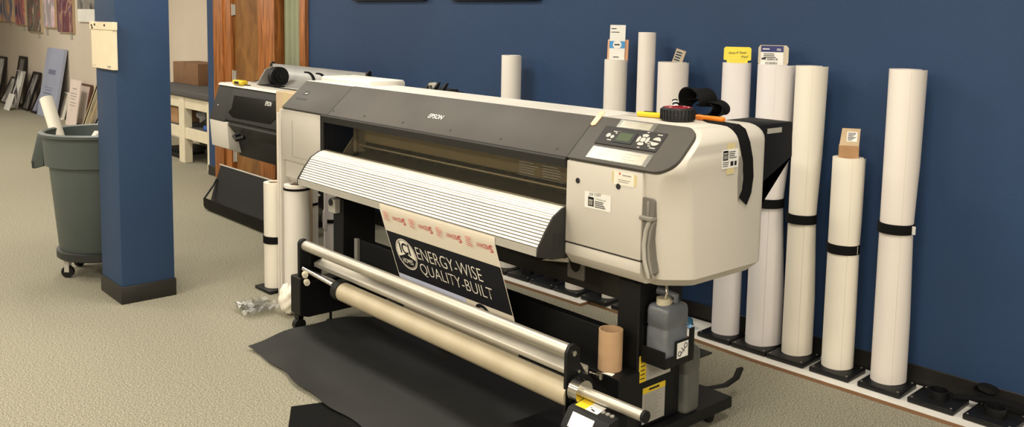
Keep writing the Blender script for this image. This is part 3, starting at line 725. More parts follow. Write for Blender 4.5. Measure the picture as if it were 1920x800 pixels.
# ------------------------------------------------------------------ the big printer
P = tag(empty('large_format_printer', (-3.2, 2.5, 0)), 'big beige and charcoal large format printer on a black stand in the foreground', 'printer')
XL, XR = -4.62, -1.835         # body ends
SA, SB = Vector((0, 2.37, 1.095)), Vector((0, 2.53, 1.24))
SD = (SB-SA).normalized(); SN = Vector((0, -SD.z, SD.y)); SLEN = (SB-SA).length
def slope(x, v, n=0): return Vector((x, 0, 0))+SA+SD*v+SN*n
def rrect(x0, x1, y0, y1, rs, seg=6):
    """rounded rectangle, radii for corners (x0y0, x1y0, x1y1, x0y1)"""
    out = []
    for (cx, cy, sx, sy, r, a0) in ((x0, y0, 1, 1, rs[0], PI), (x1, y0, -1, 1, rs[1], 1.5*PI), (x1, y1, -1, -1, rs[2], 0), (x0, y1, 1, -1, rs[3], .5*PI)):
        for i in range(seg+1):
            a = a0+PI/2*i/seg
            out.append((cx+sx*r+r*math.cos(a), cy+sy*r+r*math.sin(a)))
    return out
# --- right hand end box
def yf(z):
    if z <= 1.095: return 2.405-.03*min(1, max(0, (z-.70)/.3))
    return 2.375+(z-1.095)/(1.24-1.095)*.16
rings = []
zs = [.685, .718, .75, .85, .95, 1.04, 1.085, 1.10, 1.12, 1.14, 1.16, 1.18, 1.195, 1.21, 1.222, 1.231, 1.237, 1.24]
for z in zs:
    y0 = yf(z); ins = 0
    if z < .70: ins = .03; y0 += .03
    k = 0
    if z > 1.18: t = (z-1.18)/.06; k = .055*(1-math.sqrt(max(0, 1-t*t)))
    if z == 1.24: k = .06
    r = .10 if z < 1.0 else (.095 if z < 1.06 else (.072 if z < 1.09 else max(.014, .055-(z-1.10)*1.1)))
    base = rrect(-2.338, XR-ins-k, y0, 2.93-ins-k, (.002, .001, .05, .002))
    xr = XR-ins-k; q = r/.10
    arc = [(xr-.098*q, y0), (xr-.085*q, y0+.002*q), (xr-.07*q, y0+.012*q), (xr-.045*q, y0+.040*q), (xr-.020*q, y0+.070*q), (xr-.009*q, y0+.088*q), (xr-.0025*q, y0+.105*q)]
    rings.append([(x, y, z) for x, y in base[:7]+arc+base[14:]])
mb = MB(); mb.loft(rings); mb.build('end_housing', PBEIGE, P, smooth=28)
# --- ink door and its lower panel (front face left of the slot)
mb = MB(); mb.box(-2.336, -1.968, 2.362, 2.40, .780, 1.088); mb.bevel(.004, 2); door = mb.build('ink_door', PBEIGE, P)
mb = MB(); mb.prism([(2.364, .774), (2.364, .734), (2.398, .692), (2.45, .686), (2.45, .774)], 0, -2.336, -1.968); mb.bevel(.003, 2).build('lower_panel', PBEIGE, P)
MB().box(-2.338, -1.966, 2.368, 2.40, .773, .781).build('panel_gap', CAV, P)
mb = MB()
for x, z in ((-2.276, 1.018), (-2.077, 1.026)): mb.cyl((x, 2.3600, z), (x, 2.364, z), .0105, n=18)
mb.build('lock_hole', INK, door)
# slot with its lever and curved tube
MB().prism(rrect(-1.972, -1.918, .928, 1.004, (.004, .012, .012, .004), 4), 1, 2.366, 2.395).build('slot_shade_plate', mat('recess_shade_grey', (112, 108, 100), .5), P)  # uncut flat plate; the shade of the slot is put into its grey
mb = MB(); mb.box(-1.972, -1.917, 2.352, 2.39, .928, .942); mb.box(-1.945, -1.938, 2.36, 2.39, .942, .995); mb.bevel(.003, 2).build('lever', GREYP, P)
MB().prism([(-1.968, .928), (-1.918, .928), (-1.926, .86), (-1.922, .79), (-1.914, .745), (-1.935, .722), (-1.962, .76), (-1.968, .80)], 1, 2.370, 2.40).build('tube_shade_plate', MATS['recess_shade_grey'], P)  # groove shade painted as a darker plate behind the tube
tp = [(-1.938, 2.372, .926), (-1.950, 2.368, .89), (-1.956, 2.367, .84), (-1.953, 2.368, .79), (-1.942, 2.37, .752), (-1.935, 2.376, .725)]
mb = MB(); mb.tube(tp, .0085, 10); mb.build('ink_tube', LGREY, P)
mb = MB(); mb.tube([(x+.018, y+.002, z) for x, y, z in tp], .005, 8); mb.build('ink_tube', GREYP, P)
# --- control panel on the slope
pr = [(x, v) for x, v in rrect(-2.334, -1.852, -.004, .212, (.002, .080, .055, .002), 8)]
mb = MB(); mb.loft([[slope(x, v, -.004) for x, v in pr], [slope(x, v, .010) for x, v in pr]]); mb.bevel(.003, 2, 50); cp = mb.build('control_cover', PDARK, P)
mod = [(x, v) for x, v in rrect(-2.255, -1.963, .078, .168, (.004, .004, .004, .004), 3)]
mb = MB(); mb.loft([[slope(x, v, .008) for x, v in mod], [slope(x, v, .014) for x, v in mod]]); mb.bevel(.002, 1, 50); cm = mb.build('control_panel', PDARK2, P)
def sbox(x0, x1, v0, v1, n0, n1, name, m_, par, bev=.0008):
    mb = MB(); mb.obox(slope(x0, v0, n0), (1, 0, 0), SD, SN, x1-x0, v1-v0, n1-n0)
    if bev: mb.bevel(bev, 1)
    return mb.build(name, m_, par)
sc_ = sbox(-2.176, -2.087, .094, .148, .013, .0165, 'screen_bezel', INK, cm)
sbox(-2.164, -2.100, .103, .141, .016, .0172, 'screen', LCD, cm)
mb = MB()
def disc(mb, x, v, r, n0=.0135, n1=.0165, a0=0, a1=2*PI, ri=0, k=20):
    if ri:
        o = [slope(x+r*math.cos(a0+(a1-a0)*i/k), v+r*math.sin(a0+(a1-a0)*i/k), n0) for i in range(k+1)]+[slope(x+ri*math.cos(a0+(a1-a0)*i/k), v+ri*math.sin(a0+(a1-a0)*i/k), n0) for i in range(k, -1, -1)]
    else: o = [slope(x+r*math.cos(a0+(a1-a0)*i/k), v+r*math.sin(a0+(a1-a0)*i/k), n0) for i in range(k)]
    mb.loft([o, [p+SN*(n1-n0) for p in o]])
def button(*a, **kw):
    mb = MB(); disc(mb, *a, **kw); mb.build('button', LGREY, cm)
button(-2.210, .122, .010); button(-2.188, .117, .008)
button(-2.046, .123, .011)
for k in range(4): button(-2.046, .123, .027, a0=k*PI/2+PI/4+.18, a1=(k+1)*PI/2+PI/4-.18, ri=.0145, k=6)
button(-1.988, .124, .0185, a0=.1, a1=PI-.1); button(-1.988, .121, .0185, a0=PI+.1, a1=2*PI-.1)
mb = MB()
for x, v, w in ((-2.20, .142, .018), (-2.186, .135, .014), (-2.178, .145, .012), (-2.205, .100, .02), (-2.012, .098, .012), (-2.0, .153, .022), (-2.0, .090, .026), (-2.019, .117, .012), (-2.019, .107, .012), (-2.052, .085, .012), (-2.05, .158, .01)):
    mb.obox(slope(x, v, .0141), (1, 0, 0), SD, SN, w, .0045, .0004)
mb.build('panel_print', LGREY, cm)
# taped paper slips under clear sleeves
for (x0, x1, v0, v1, nm) in ((-2.195, -2.052, .172, .203, 1), (-2.236, -1.985, .014, .062, 2)):
    r = tag(empty('paper_slip', slope(x0, v0, .0105)), ['', 'small white paper slip in a clear sleeve above the printer control panel', 'long white paper slip in a clear sleeve below the printer control panel'][nm], 'paper slip', 'paper slips on the control cover')
    sbox(x0, x1, v0, v1, .0106, .0114, 'slip', WHITE, r, 0)
    sbox(x0-.012, x1+.022, v0-.005, v1+.004, .0116, .0124, 'clear_sleeve', SLEEVE, r, 0)
    mb = MB(); lines(mb, slope(x0+.015, v0+.006, .0115), (1, 0, 0), SD, (x1-x0)*.35, (v1-v0)*.8, 3, (.4, 1), .14); lines(mb, slope(x0+(x1-x0)*.6, v0+.006, .0115), (1, 0, 0), SD, (x1-x0)*.3, (v1-v0)*.8, 3, (.4, 1), .14); mb.build('print', GREYINK, r)
r = slope(-2.30, .19, .010)
mb = MB(); q = [(-2.335, .165), (-2.322, .158), (-2.309, .165), (-2.307, .20), (-2.305, .235), (-2.335, .235)]
mb.loft([[slope(x, v, .0102) for x, v in q], [slope(x, v, .0145) for x, v in q]]); mb.bevel(.002, 2, 50)
tag(mb.build('plastic_tab', TABO, None, r), 'peach orange plastic tab lying on the seam beside the control cover', 'plastic tab')
# --- middle: top, charcoal cover, window
mb = MB(); mb.prism([(2.525, 1.20), (2.525, 1.234), (2.532, 1.24), (2.775, 1.24), (2.79, 1.225), (2.79, 1.10), (2.6, 1.10)], 0, XL+.012, -2.336); mb.build('top_cover', PWHITE, P, smooth=30)
mb = MB(); mb.prism([(2.60, 1.238), (2.60, 1.262), (2.61, 1.268), (2.82, 1.268), (2.83, 1.255), (2.83, 1.15), (2.62, 1.15)], 0, -4.57, -4.06); mb.bevel(.006, 2, 40); mb.build('rear_hump', PWHITE, P)
def slab(x0, x1, v0, v1, name, m_, n0=-.02, n1=.006):
    mb = MB(); mb.obox(slope(x0, v0, n0), (1, 0, 0), SD, SN, x1-x0, v1-v0, n1-n0); mb.bevel(.0035, 2); return mb.build(name, m_, P)
fc = slab(-4.097, -2.341, -.002, SLEN-.001, 'front_cover', PDARK)
mb = MB(); mb.prism([(2.360, 1.096), (2.355, 1.090), (2.364, 1.056), (2.40, 1.056), (2.40, 1.10)], 0, -4.15, -2.341); mb.build('cover_lip', PDARK2, P)
mb = MB()
for x in (-3.775, -3.444, -3.082, -2.746, -2.415, -4.075): mb.cyl(slope(x, .03, .006), slope(x, .03, .0072), .0065, n=14)
mb.build('screw_hole', INK, fc)
text('EPSON', 'lettering', WHITE, fc, slope(-3.249, .093, .0068), (1, 0, 0), SD, width=.105, height=.026, bold=.012, shear=.08)
lc = slab(-4.598, -4.100, -.002, SLEN-.004, 'left_cover_panel', PDARK)
mb = MB(); mb.obox(slope(-4.50, .108, .0062), (1, 0, 0), SD, SN, .048, .026, .001); mb.build('emblem_plate', PDARK2, lc)
mb = MB(); q = [(-4.49, .114), (-4.476, .122), (-4.466, .120), (-4.458, .126), (-4.460, .117), (-4.474, .114)]; mb.loft([[slope(x, v, .0073) for x, v in q], [slope(x, v, .0078) for x, v in q]]); mb.build('emblem', LGREY, lc)
mb = MB(); lines(mb, slope(-4.53, .068, .0062), (1, 0, 0), SD, .11, .013, 1, (1, 1), .8); mb.build('print', INK, lc)
# smoked window
MB().box(-4.145, -2.341, 2.372, 2.376, .905, 1.085).build('window_pane', PGLASS, P)
mb = MB()
for x0 in (-2.61, -2.475):
    lines(mb, (x0, 2.3716, 1.0), (1, 0, 0), (0, 0, 1), .115, .062, 6, (.7, 1), .25)
    mb.box(x0-.006, x0+.122, 2.3712, 2.3718, 1.064, 1.0655); mb.box(x0-.006, x0+.122, 2.3712, 2.3718, .994, .9955)
mb.build('window_print', WINK, P)
MB().box(-4.175, -4.143, 2.368, 2.42, .88, 1.09).build('window_jamb', PDARK2, P)
# inside of the printer
mb = MB(); mb.box(-4.14, -2.34, 2.74, 2.77, .70, 1.2); mb.box(-4.145, -4.14, 2.40, 2.76, .70, 1.085); mb.box(-2.3405, -2.338, 2.40, 2.76, .70, 1.085); mb.build('inner_wall', CAV, P)
mb = MB(); mb.box(-4.13, -2.345, 2.55, 2.60, .950, 1.018); mb.bevel(.004, 1).build('carriage_rail', mat('warm_grey_rail', (205, 196, 174), .45), P)
mb = MB(); mb.box(-4.13, -2.345, 2.545, 2.56, 1.03, 1.04); mb.cyl((-4.13, 2.52, .935), (-2.345, 2.52, .935), .006, n=12); mb.build('guide_rail', ALU, P)
mb = MB(); mb.box(-4.13, -2.345, 2.40, 2.74, .86, .885); mb.build('platen', mat('dark_platen', (62, 59, 54), .4), P)
mb = MB()
for i in range(10):
    x = -4.0+i*.17; mb.box(x, x+.05, 2.60, 2.68, .885, .94)
mb.bevel(.004, 1).build('pinch_roller', BLACKM, P)
mb = MB(); mb.prism([(2.50, .9), (2.50, 1.05), (2.56, 1.08), (2.56, .9)], 0, -4.06, -4.03); mb.prism([(2.45, .885), (2.45, .90), (2.52, .99), (2.53, .885)], 0, -4.08, -4.07); mb.build('carriage_bracket', LGREY, P)
# --- left end housing
rings = []
for z in (.665, .705, .74, .85, 1.0, 1.085, 1.10, 1.12, 1.14, 1.16, 1.18, 1.2, 1.215, 1.225, 1.232, 1.236):
    y0 = 2.385 if z <= 1.09 else 2.395+(z-1.095)/(.145)*.16
    ins = 0
    if z < .70: ins = .022; y0 += .03
    k = 0
    if z > 1.175: t = (z-1.175)/.061; k = .06*(1-math.sqrt(max(0, 1-t*t)))
    rings.append([(x, y, z) for x, y in rrect(XL+ins+k, -4.17, y0, 2.80-k*.5, (.035, .002, .002, .04))])
mb = MB(); mb.loft(rings); lh = mb.build('end_housing', PBEIGE, P, smooth=28)
MB().box(-4.612, -4.172, 2.372, 2.39, .80, 1.088).bevel(.006, 2).build('left_front_panel', PBEIGE, P)
mb = MB()
for q in ((-4.49, -4.487, .83, 1.03), (-4.49, -4.18, .83, .832)): mb.box(q[0], q[1], 2.3712, 2.3722, q[2], q[3])
mb.build('panel_seam', GREYP, P)
# --- slatted output tray
prof = [Vector((2.385, .908)), Vector((2.345, .898)), Vector((2.302, .874)), Vector((2.262, .822)), Vector((2.229, .768))]
L_ = [0]
for a, b in zip(prof, prof[1:]): L_.append(L_[-1]+(b-a).length)
def pp(s):
    for i in range(len(prof)-1):
        if s <= L_[i+1]+1e-9:
            t = (s-L_[i])/(L_[i+1]-L_[i]); return prof[i].lerp(prof[i+1], t), (prof[i+1]-prof[i]).normalized()
NS = 17; pitch = L_[-1]/NS; top = []
for k in range(NS):
    for (s, d) in ((k*pitch+.0005, 0), (k*pitch+pitch*.66, 0), (k*pitch+pitch*.72, -.006), (k*pitch+pitch*.96, -.006)):
        p, t = pp(min(s, L_[-1]-1e-4)); n_ = Vector((t.y, -t.x)); n_ = n_ if n_.y > 0 else -n_
        n_ = Vector((-abs(n_.x), n_.y)); top.append(p+n_*d)
poly = top+[Vector((2.228, .768)), Vector((2.226, .740)), Vector((2.25, .735)), Vector((2.30, .80)), Vector((2.34, .85)), Vector((2.385, .88))]
mb = MB(); mb.prism([(p.x, p.y) for p in poly], 0, -4.150, -2.345); tray = mb.build('output_tray', GAPSHADE, P, smooth=0)
for k in range(NS):
    a, b = k*pitch+.0008, (k+(.72 if k > 4 else .84))*pitch; qa = []
    for s_ in (a, (a+b)/2, b):
        p, t = pp(s_); n_ = Vector((-abs(t.y), abs(t.x))); qa.append((p, n_))
    pl_ = [p+n_*.0015 for p, n_ in qa]+[p-n_*.006 for p, n_ in qa[::-1]]
    mb = MB(); mb.prism([(p.x, p.y) for p in pl_], 0, -4.149, -2.346); mb.build('slat', SLAT, tray, smooth=0)
mb = MB(); mb.box(-4.15, -2.345, 2.2225, 2.2262, .738, .767); mb.build('tray_lip', LGREY, P)
cap = [(2.39, .915), (2.344, .904), (2.299, .878), (2.258, .824), (2.224, .770), (2.222, .737), (2.30, .715), (2.40, .71)]
mb = MB(); mb.prism(cap, 0, -2.346, -2.3375); tc_ = mb.bevel(.002, 1, 40).build('tray_end_cap', PDARK2, P)
mb = MB()
for i in range(7):
    for j in range(2): mb.box(-2.3377, -2.3365, 2.300+j*.033, 2.326+j*.033, .752+i*.0095, .7565+i*.0095)
mb.build('vent_slot', INK, tc_)
mb = MB(); mb.prism([(2.395, .912), (2.344, .902), (2.299, .876), (2.258, .824), (2.223, .770), (2.221, .735), (2.25, .735), (2.30, .82), (2.36, .88), (2.395, .88)], 0, -4.158, -4.150); mb.build('tray_end_cap', PDARK2, P)
mb = MB(); mb.prism([(2.25, .735), (2.40, .70), (2.45, .70), (2.45, .86), (2.385, .88)], 0, -4.15, -2.35); mb.build('under_tray', CAV, P)
mb = MB()
for y, z in ((2.377, .912), (2.371, .905), (2.366, .901)): mb.box(-4.14, -2.345, y-.001, y+.0015, z-.0005, z+.0025)
mb.build('feed_edge', INK, P)
MB().box(-4.13, -2.3, 2.42, 2.80, .688, .72).build('base_chassis', CAV, P)
MB().box(-4.16, -2.28, 2.75, 2.79, .46, .69).build('rear_panel', mat('brown_black_panel', (88, 84, 75), .5), P)
mb = MB(); mb.prism([(-2.485, .668), (-2.36, .722), (-2.345, .722), (-2.345, .690)], 1, 2.385, 2.395); mb.build('corner_gusset', LGREY, P)
# grey brackets under the body
mb = MB(); o_ = [(-2.555, .548), (-2.462, .548), (-2.462, .69), (-2.555, .69)]; mb.prism(o_, 1, 2.60, 2.615); br = mb.bevel(.003, 1).build('grey_bracket', GREYP, P)
mb = MB(); mb.prism([(-2.535+.028+.03*math.cos(a), .62+.042*math.sin(a)) for a in [PI+PI*i/14 for i in range(15)]]+[(-2.477, .69), (-2.537, .69)], 1, 2.598, 2.601); mb.build('bracket_opening', CAV, br)
MB().box(-4.10, -4.03, 2.37, 2.44, .585, .66).bevel(.006, 2).build('grey_bracket', LGREY, P)
mb = MB(); mb.cyl((-4.07, 2.365, .64), (-4.07, 2.371, .64), .018); mb.build('bracket_hole', INK, P)
mb = MB(); mb.cyl((-2.27, 2.62, .689), (-2.27, 2.62, .660), .03); mb.build('drain_stub', CAPB, P)
# stickers
def sticker(name, o, u, v, w, h, label, bits, m_=WHITE, under=None):
    u, v = Vector(u).normalized(), Vector(v).normalized(); nn = u.cross(v); o = Vector(o)
    r = tag(empty(name, o), label, 'sticker')
    if under:
        mb = MB(); mb.obox(o-u*under[0]-v*under[1], u, v, nn, w+under[0]+under[2], h+under[1]+under[3], .0004); mb.build('tape', TAPE, r)
    mb = MB(); mb.obox(o+nn*.0005, u, v, nn, w, h, .0006); mb.build('label_sheet', m_, r)
    bits(r, o+nn*.0012, u, v, nn); return r
def bits1(r, o, u, v, n):
    mb = MB(); mb.obox(o+u*.018+v*.008, u, v, n, .028, .034, .0004); b = mb.build('blue_emblem', DKINK, r)
    mb = MB()
    for k in range(4): mb.obox(o+u*(.022+.005*k)+v*.012+n*.0004, u, v, n, .003, .014, .0003)
    mb.obox(o+u*.021+v*.027+n*.0004, u, v, n, .02, .006, .0003); mb.build('emblem_columns', LGREY, b)
    text('JOE CODY', 'lettering', INK, r, o+u*.052+v*.052, u+v*.06, v, width=.062, height=.014, shear=.2)
    text('IT Products, Inc.', 'lettering', INK, r, o+u*.080+v*.038, u, v, width=.050, height=.006)
    mb = MB(); lines(mb, o+u*.052+v*.006, u, v, .052, .026, 4, (.7, 1), .45); mb.build('print', INK, r)
sticker('name_label', (-2.238, 2.3615, .926), (1, 0, 0), (0, 0, 1), .128, .060, 'white address label with a blue square on the printer ink door', bits1)
def bits2(r, o, u, v, n):
    mb = MB(); lines(mb, o+u*.02+v*.008, u, v, .07, .014, 2, (.6, 1), .3); lines(mb, o+u*.04+v*.030, u, v, .04, .012, 1, (1, 1), .3); mb.build('print', GREYINK, r)
    mb = MB(); mb.obox(o+u*.024+v*.036, u, v, n, .006, .008, .0004); mb.build('red_mark', RED, r)
sticker('paper_label', (-2.098, 2.3615, 1.033), (1, 0, 0), (0, 0, 1), .092, .046, 'cream card held with yellowed tape on the upper edge of the printer ink door', bits2, PAPERC, (.010, -.004, .012, -.002))
def bits3(r, o, u, v, n):
    mb = MB(); mb.obox(o+u*.006+v*.030, u, v, n, .030, .034, .0004); b = mb.build('blue_emblem', DKINK, r)
    mb = MB()
    for k in range(4): mb.obox(o+u*(.010+.006*k)+v*.034+n*.0004, u, v, n, .0035, .014, .0003)
    mb.obox(o+u*.009+v*.051+n*.0004, u, v, n, .022, .006, .0003); mb.build('emblem_columns', LGREY, b)
    mb = MB(); lines(mb, o+u*.042+v*.034, u, v, .05, .028, 4, (.6, 1), .35); lines(mb, o+u*.006+v*.006, u, v, .04, .02, 3, (.5, 1), .3)
    mb.obox(o+u*.052+v*.008, u, v, n, .017, .016, .0004); mb.obox(o+u*.076+v*.008, u, v, n, .013, .016, .0004); mb.build('print', INK, r)
sticker('address_sticker', (-1.8345, 2.628, 1.094), (0, 1, 0), (0, 0, 1), .098, .068, 'white address sticker with yellow tape on the printer right side', bits3, WHITE, (-.03, .022, -.02, .022))
# rear roll cover ends
mb = MB(); mb.prism([(2.95, 1.222), (3.20, 1.222), (3.21, 1.08), (3.05, .975), (2.955, .97), (2.955, .78), (2.94, .86)], 0, -2.10, -1.905); rb = mb.bevel(.006, 2, 50).build('rear_roll_cover', BLACKM, P)
MB().box(-1.906, -1.9035, 3.02, 3.12, 1.185, 1.205).build('white_tag', LGREY, rb)
mb = MB(); mb.prism([(2.82, 1.06), (3.02, 1.06), (3.02, 1.225), (2.82, 1.225)], 0, -4.02, -3.83); mb.cyl((-4.0, 2.93, 1.13), (-3.72, 2.93, 1.13), .095, n=32)
for x in (-3.93, -3.86, -3.79): mb.prism([(2.84, 1.2), (2.90, 1.265), (2.915, 1.265), (2.88, 1.2)], 0, x, x+.012)
mb.build('rear_roll_holder', BLACKM, P)
MB().cyl((-3.80, 2.93, 1.13), (-2.12, 2.93, 1.10), .055, n=28).build('rear_media_roll', BLACKM, P)
mb = MB(); mb.ring((-3.90, 2.885, 1.23), (-3.90, 2.915, 1.23), .032, .018, 24); mb.build('roll_latch', LGREY, P)

# --- stand
def rbox(mb, *a): mb.box(*a); return mb
mb = MB(); mb.box(-4.10, -4.0, 2.40, 2.60, .10, .66); mb.bevel(.004, 1).build('stand_leg', BLACK, P)
mb = MB(); mb.box(-2.155, -2.05, 2.465, 2.72, .10, .66); mb.bevel(.004, 1).build('stand_leg', BLACK, P)
mb = MB(); mb.prism([(2.15, .09), (2.15, .285), (2.19, .285), (2.19, .255), (2.62, .255), (2.95, .12), (2.95, .075), (2.20, .075)], 0, -4.10, -4.0); mb.bevel(.004, 1).build('stand_foot', BLACK, P)
mb = MB(); mb.box(-2.40, -2.008, 2.05, 3.02, .052, .098); mb.bevel(.003, 1).build('stand_foot', BLACK, P)
MB().box(-3.95, -2.15, 2.455, 2.50, .20, .455).bevel(.003, 1).build('cross_beam', BLACK, P)
MB().box(-3.955, -3.925, 2.44, 2.455, .29, .46).build('beam_edge_strip', GREYP, P)
MB().box(-2.25, -2.032, 2.345, 2.462, .098, .335).bevel(.003, 1).build('stand_block', BLACK, P)
for x, y in ((-4.05, 2.17), (-4.05, 2.88), (-2.06, 2.93), (-2.3, 2.93), (-2.06, 2.12), (-2.3, 2.12)):
    zt = .085 if x < -3 else .053
    if x > -3: h = .024
    else: h = .032
    mb = MB(); mb.cyl((x-.016, y, h), (x+.016, y, h), h-.0005, n=22); cw = mb.build('caster', BLACKM, P)
    mb = MB(); mb.box(x-.022, x-.018, y-.012, y+.012, h, zt); mb.box(x+.018, x+.022, y-.012, y+.012, h, zt); mb.box(x-.022, x+.022, y-.014, y+.014, min(zt-.004, 2*h+.001), zt); mb.build('caster_fork', BLACK, cw)
for x, y, zt in ((-4.06, 2.36, .08), (-2.2, 2.6, .053)):
    mb = MB(); mb.cyl((x, y, .0005), (x, y, .012), .03, .022, n=24); mb.cyl((x, y, .012), (x, y, zt), .007, n=12); mb.build('levelling_foot', BLACKM, P)
# warning labels on the right leg
r = tag(empty('warning_label', (-2.048, 2.5, .25)), 'upper silver and yellow warning label on the black right leg, above the larger one', 'sticker', 'warning labels on the printer leg')
def xlab(r, y0, y1, z0, z1, ywhere):
    x = -2.0495
    MB().box(x, x+.0008, y0, y1, z0, z1).build('label_sheet', LGREY, r)
    if ywhere == 'l': MB().box(x+.0008, x+.0013, y0, y0+.04, z0, z1).build('yellow_field', YELLOW, r)
    else: MB().box(x+.0008, x+.0013, y0, y1, z1-.022, z1).build('yellow_field', YELLOW, r)
    mb = MB()
    lines(mb, (x+.0008, y0+(.055 if ywhere == 'l' else .012), z0+.01), (0, 1, 0), (0, 0, 1), (y1-y0)-(.07 if ywhere == 'l' else .024), (z1-z0)-.04, 9 if ywhere == 'l' else 14, (.6, 1), .3)
    mb.build('print', GREYINK, r)
    mb = MB()
    if ywhere == 'l':
        for k in range(5): mb.box(x+.0013, x+.0016, y0+.008, y0+.032, z0+.012+k*.016, z0+.016+k*.016)
    else: mb.box(x+.0013, x+.0016, (y0+y1)/2-.03, (y0+y1)/2+.03, z1-.015, z1-.007)
    mb.build('warning_print', INK, r)
xlab(r, 2.475, 2.66, .282, .385, 'l')
r = tag(empty('warning_label', (-2.048, 2.55, .12)), 'lower white warning label with a yellow header near the foot of the black right leg', 'sticker', 'warning labels on the printer leg')
xlab(r, 2.50, 2.632, .115, .255, 't')

# --- take-up reel unit
T = P
MB().cyl((-4.035, 2.2, .443), (-2.133, 2.2, .443), .0265, n=36).build('tension_bar', ALU, T)
mb = MB(); mb.prism([(2.240, .330), (2.240, .350), (2.292, .372), (2.296, .366), (2.296, .330)], 0, -4.02, -2.135); mb.bevel(.002, 1, 40).build('guide_beam', ALU, T)
MB().cyl((-3.68, 2.2, .290), (-2.12, 2.2, .290), .0455, n=44).build('core_tube', TUBEL, T)
MB().cyl((-3.705, 2.2, .292), (-3.66, 2.2, .292), .050, n=36).build('core_flange', BLACKM, T)
mb = MB(); mb.cyl((-3.99, 2.165, .338), (-3.70, 2.165, .322), .011, n=20); mb.build('chrome_rod', CHROME, T)
MB().box(-3.99, -3.72, 2.185, 2.20, .318, .330).build('slide_rail', CHROME, T)
for x, z in ((-3.93, .325), (-3.912, .290)):
    mb = MB(); mb.ring((x-.012, 2.145, z), (x+.012, 2.135, z), .0148, .007, 24); mb.build('guide_wheel', CAPB, T)
    mb = MB(); mb.cyl((x-.016, 2.147, z), (x+.016, 2.133, z), .008, n=14); mb.build('wheel_axle', LGREY, T)
mb = MB(); mb.prism([(2.165, .285), (2.165, .46), (2.175, .475), (2.20, .478), (2.23, .45), (2.235, .285)], 0, -4.055, -4.03); mb.bevel(.003, 1).build('bar_bracket', BLACK, T)
mb = MB(); mb.box(-4.056, -4.05, 2.22, 2.30, .255, .40); mb.build('bar_bracket', BLACK, T)
mb = MB(); mb.prism([(2.165, .10), (2.165, .45), (2.18, .475), (2.205, .478), (2.232, .455), (2.235, .40), (2.285, .33), (2.29, .10)], 0, -2.132, -2.118); ep = mb.bevel(.002, 1).build('end_plate', BLACK, T)
mb = MB()
for y, z, q in ((2.2, .443, .010), (2.225, .372, .006), (2.255, .355, .006), (2.23, .345, .006), (2.258, .33, .006), (2.18, .13, .006), (2.18, .19, .005)):
    mb.cyl((-2.118, y, z), (-2.113, y, z), q, n=14)
mb.build('bolt', CHROME, ep)
mb = MB(); mb.cyl((-2.118, 2.235, .30), (-2.105, 2.235, .30), .06, n=32); mb.build('drive_hub', BLACKM, T)
mb = MB(); mb.cyl((-2.105, 2.2, .318), (-2.062, 2.2, .318), .042, n=36); mb.build('shaft_flange', CHROME, T)
mb = MB(); mb.cyl((-2.11, 2.2, .320), (-1.792, 2.2, .327), .0195, n=28); sh = mb.build('shaft', ALU, T)
MB().cyl((-1.795, 2.2, .327), (-1.784, 2.2, .3272), .0205, n=28).build('shaft_cap', BLACKM, sh)
mb = MB(); mb.cyl((-2.095, 2.30, .345), (-2.075, 2.30, .345), .012); mb.cyl((-2.13, 2.30, .345), (-2.095, 2.30, .345), .006); mb.build('thumb_screw', CHROME, T)
# drive box
mb = MB(); mb.prism([(2.095, .10), (2.095, .225), (2.135, .285), (2.25, .305), (2.265, .28), (2.265, .10)], 0, -2.075, -1.885); db = mb.bevel(.004, 2, 30).build('drive_box', BLACKM, T)
fs = Vector((0, .04, .06)).normalized(); fn = Vector((1, 0, 0)).cross(fs)
mb = MB(); mb.obox(Vector((-2.045, 2.095, .225))+fs*.010+fn*.0003, (1, 0, 0), fs, fn, .10, .052, .0008); mb.build('label_sheet', WHITE, db)
ts = Vector((0, .115, .02)).normalized(); tn = Vector((1, 0, 0)).cross(ts)
mb = MB(); mb.obox(Vector((-2.060, 2.135, .285))+ts*.018+tn*.0003, (1, 0, 0), ts, tn, .048, .048, .0008); mb.build('yellow_label', YELLOW, db)
mb = MB(); mb.obox(Vector((-2.012, 2.135, .285))+ts*.018+tn*.0003, (1, 0, 0), ts, tn, .055, .048, .0008); mb.build('diagram_label', WHITE, db)
mb = MB(); mb.obox(Vector((-2.005, 2.135, .285))+ts*.036+tn*.0011, (1, .4, 0), ts, tn, .04, .004, .0004); mb.obox(Vector((-1.995, 2.135, .285))+ts*.028+tn*.0011, (1, -.3, 0), ts, tn, .02, .006, .0004); mb.build('diagram_print', INK, db)
for k in range(3):
    mb = MB(); c_ = Vector((-1.948+.02*k, 2.135, .285))+ts*.04; mb.cyl(c_, c_+tn*.004, .008, n=14); mb.build('button', GREYP, db)
mb = MB(); mb.box(-1.8852, -1.8838, 2.15, 2.20, .215, .237); mb.build('side_label', WHITE, db)
mb = MB(); mb.box(-1.883, -1.79, 2.14, 2.26, .10, .222); d2 = mb.bevel(.004, 2).build('motor_box', BLACKM, P)
mb = MB(); mb.obox((-1.875, 2.15, .2225), (1, 0, 0), (0, 1, 0), (0, 0, 1), .055, .04, .001); mb.build('label_sheet', WHITE, d2)
mb = MB(); lines(mb, (-1.869, 2.157, .2236), (1, 0, 0), (0, 1, 0), .043, .026, 2, (.8, 1), .5); mb.build('print', INK, d2)
mb = MB(); mb.cyl((-1.87, 2.12, .165), (-1.87, 2.14, .165), .012, n=16); mb.cyl((-1.82, 2.125, .18), (-1.82, 2.14, .18), .009, n=16); mb.build('connector', CHROME, d2)
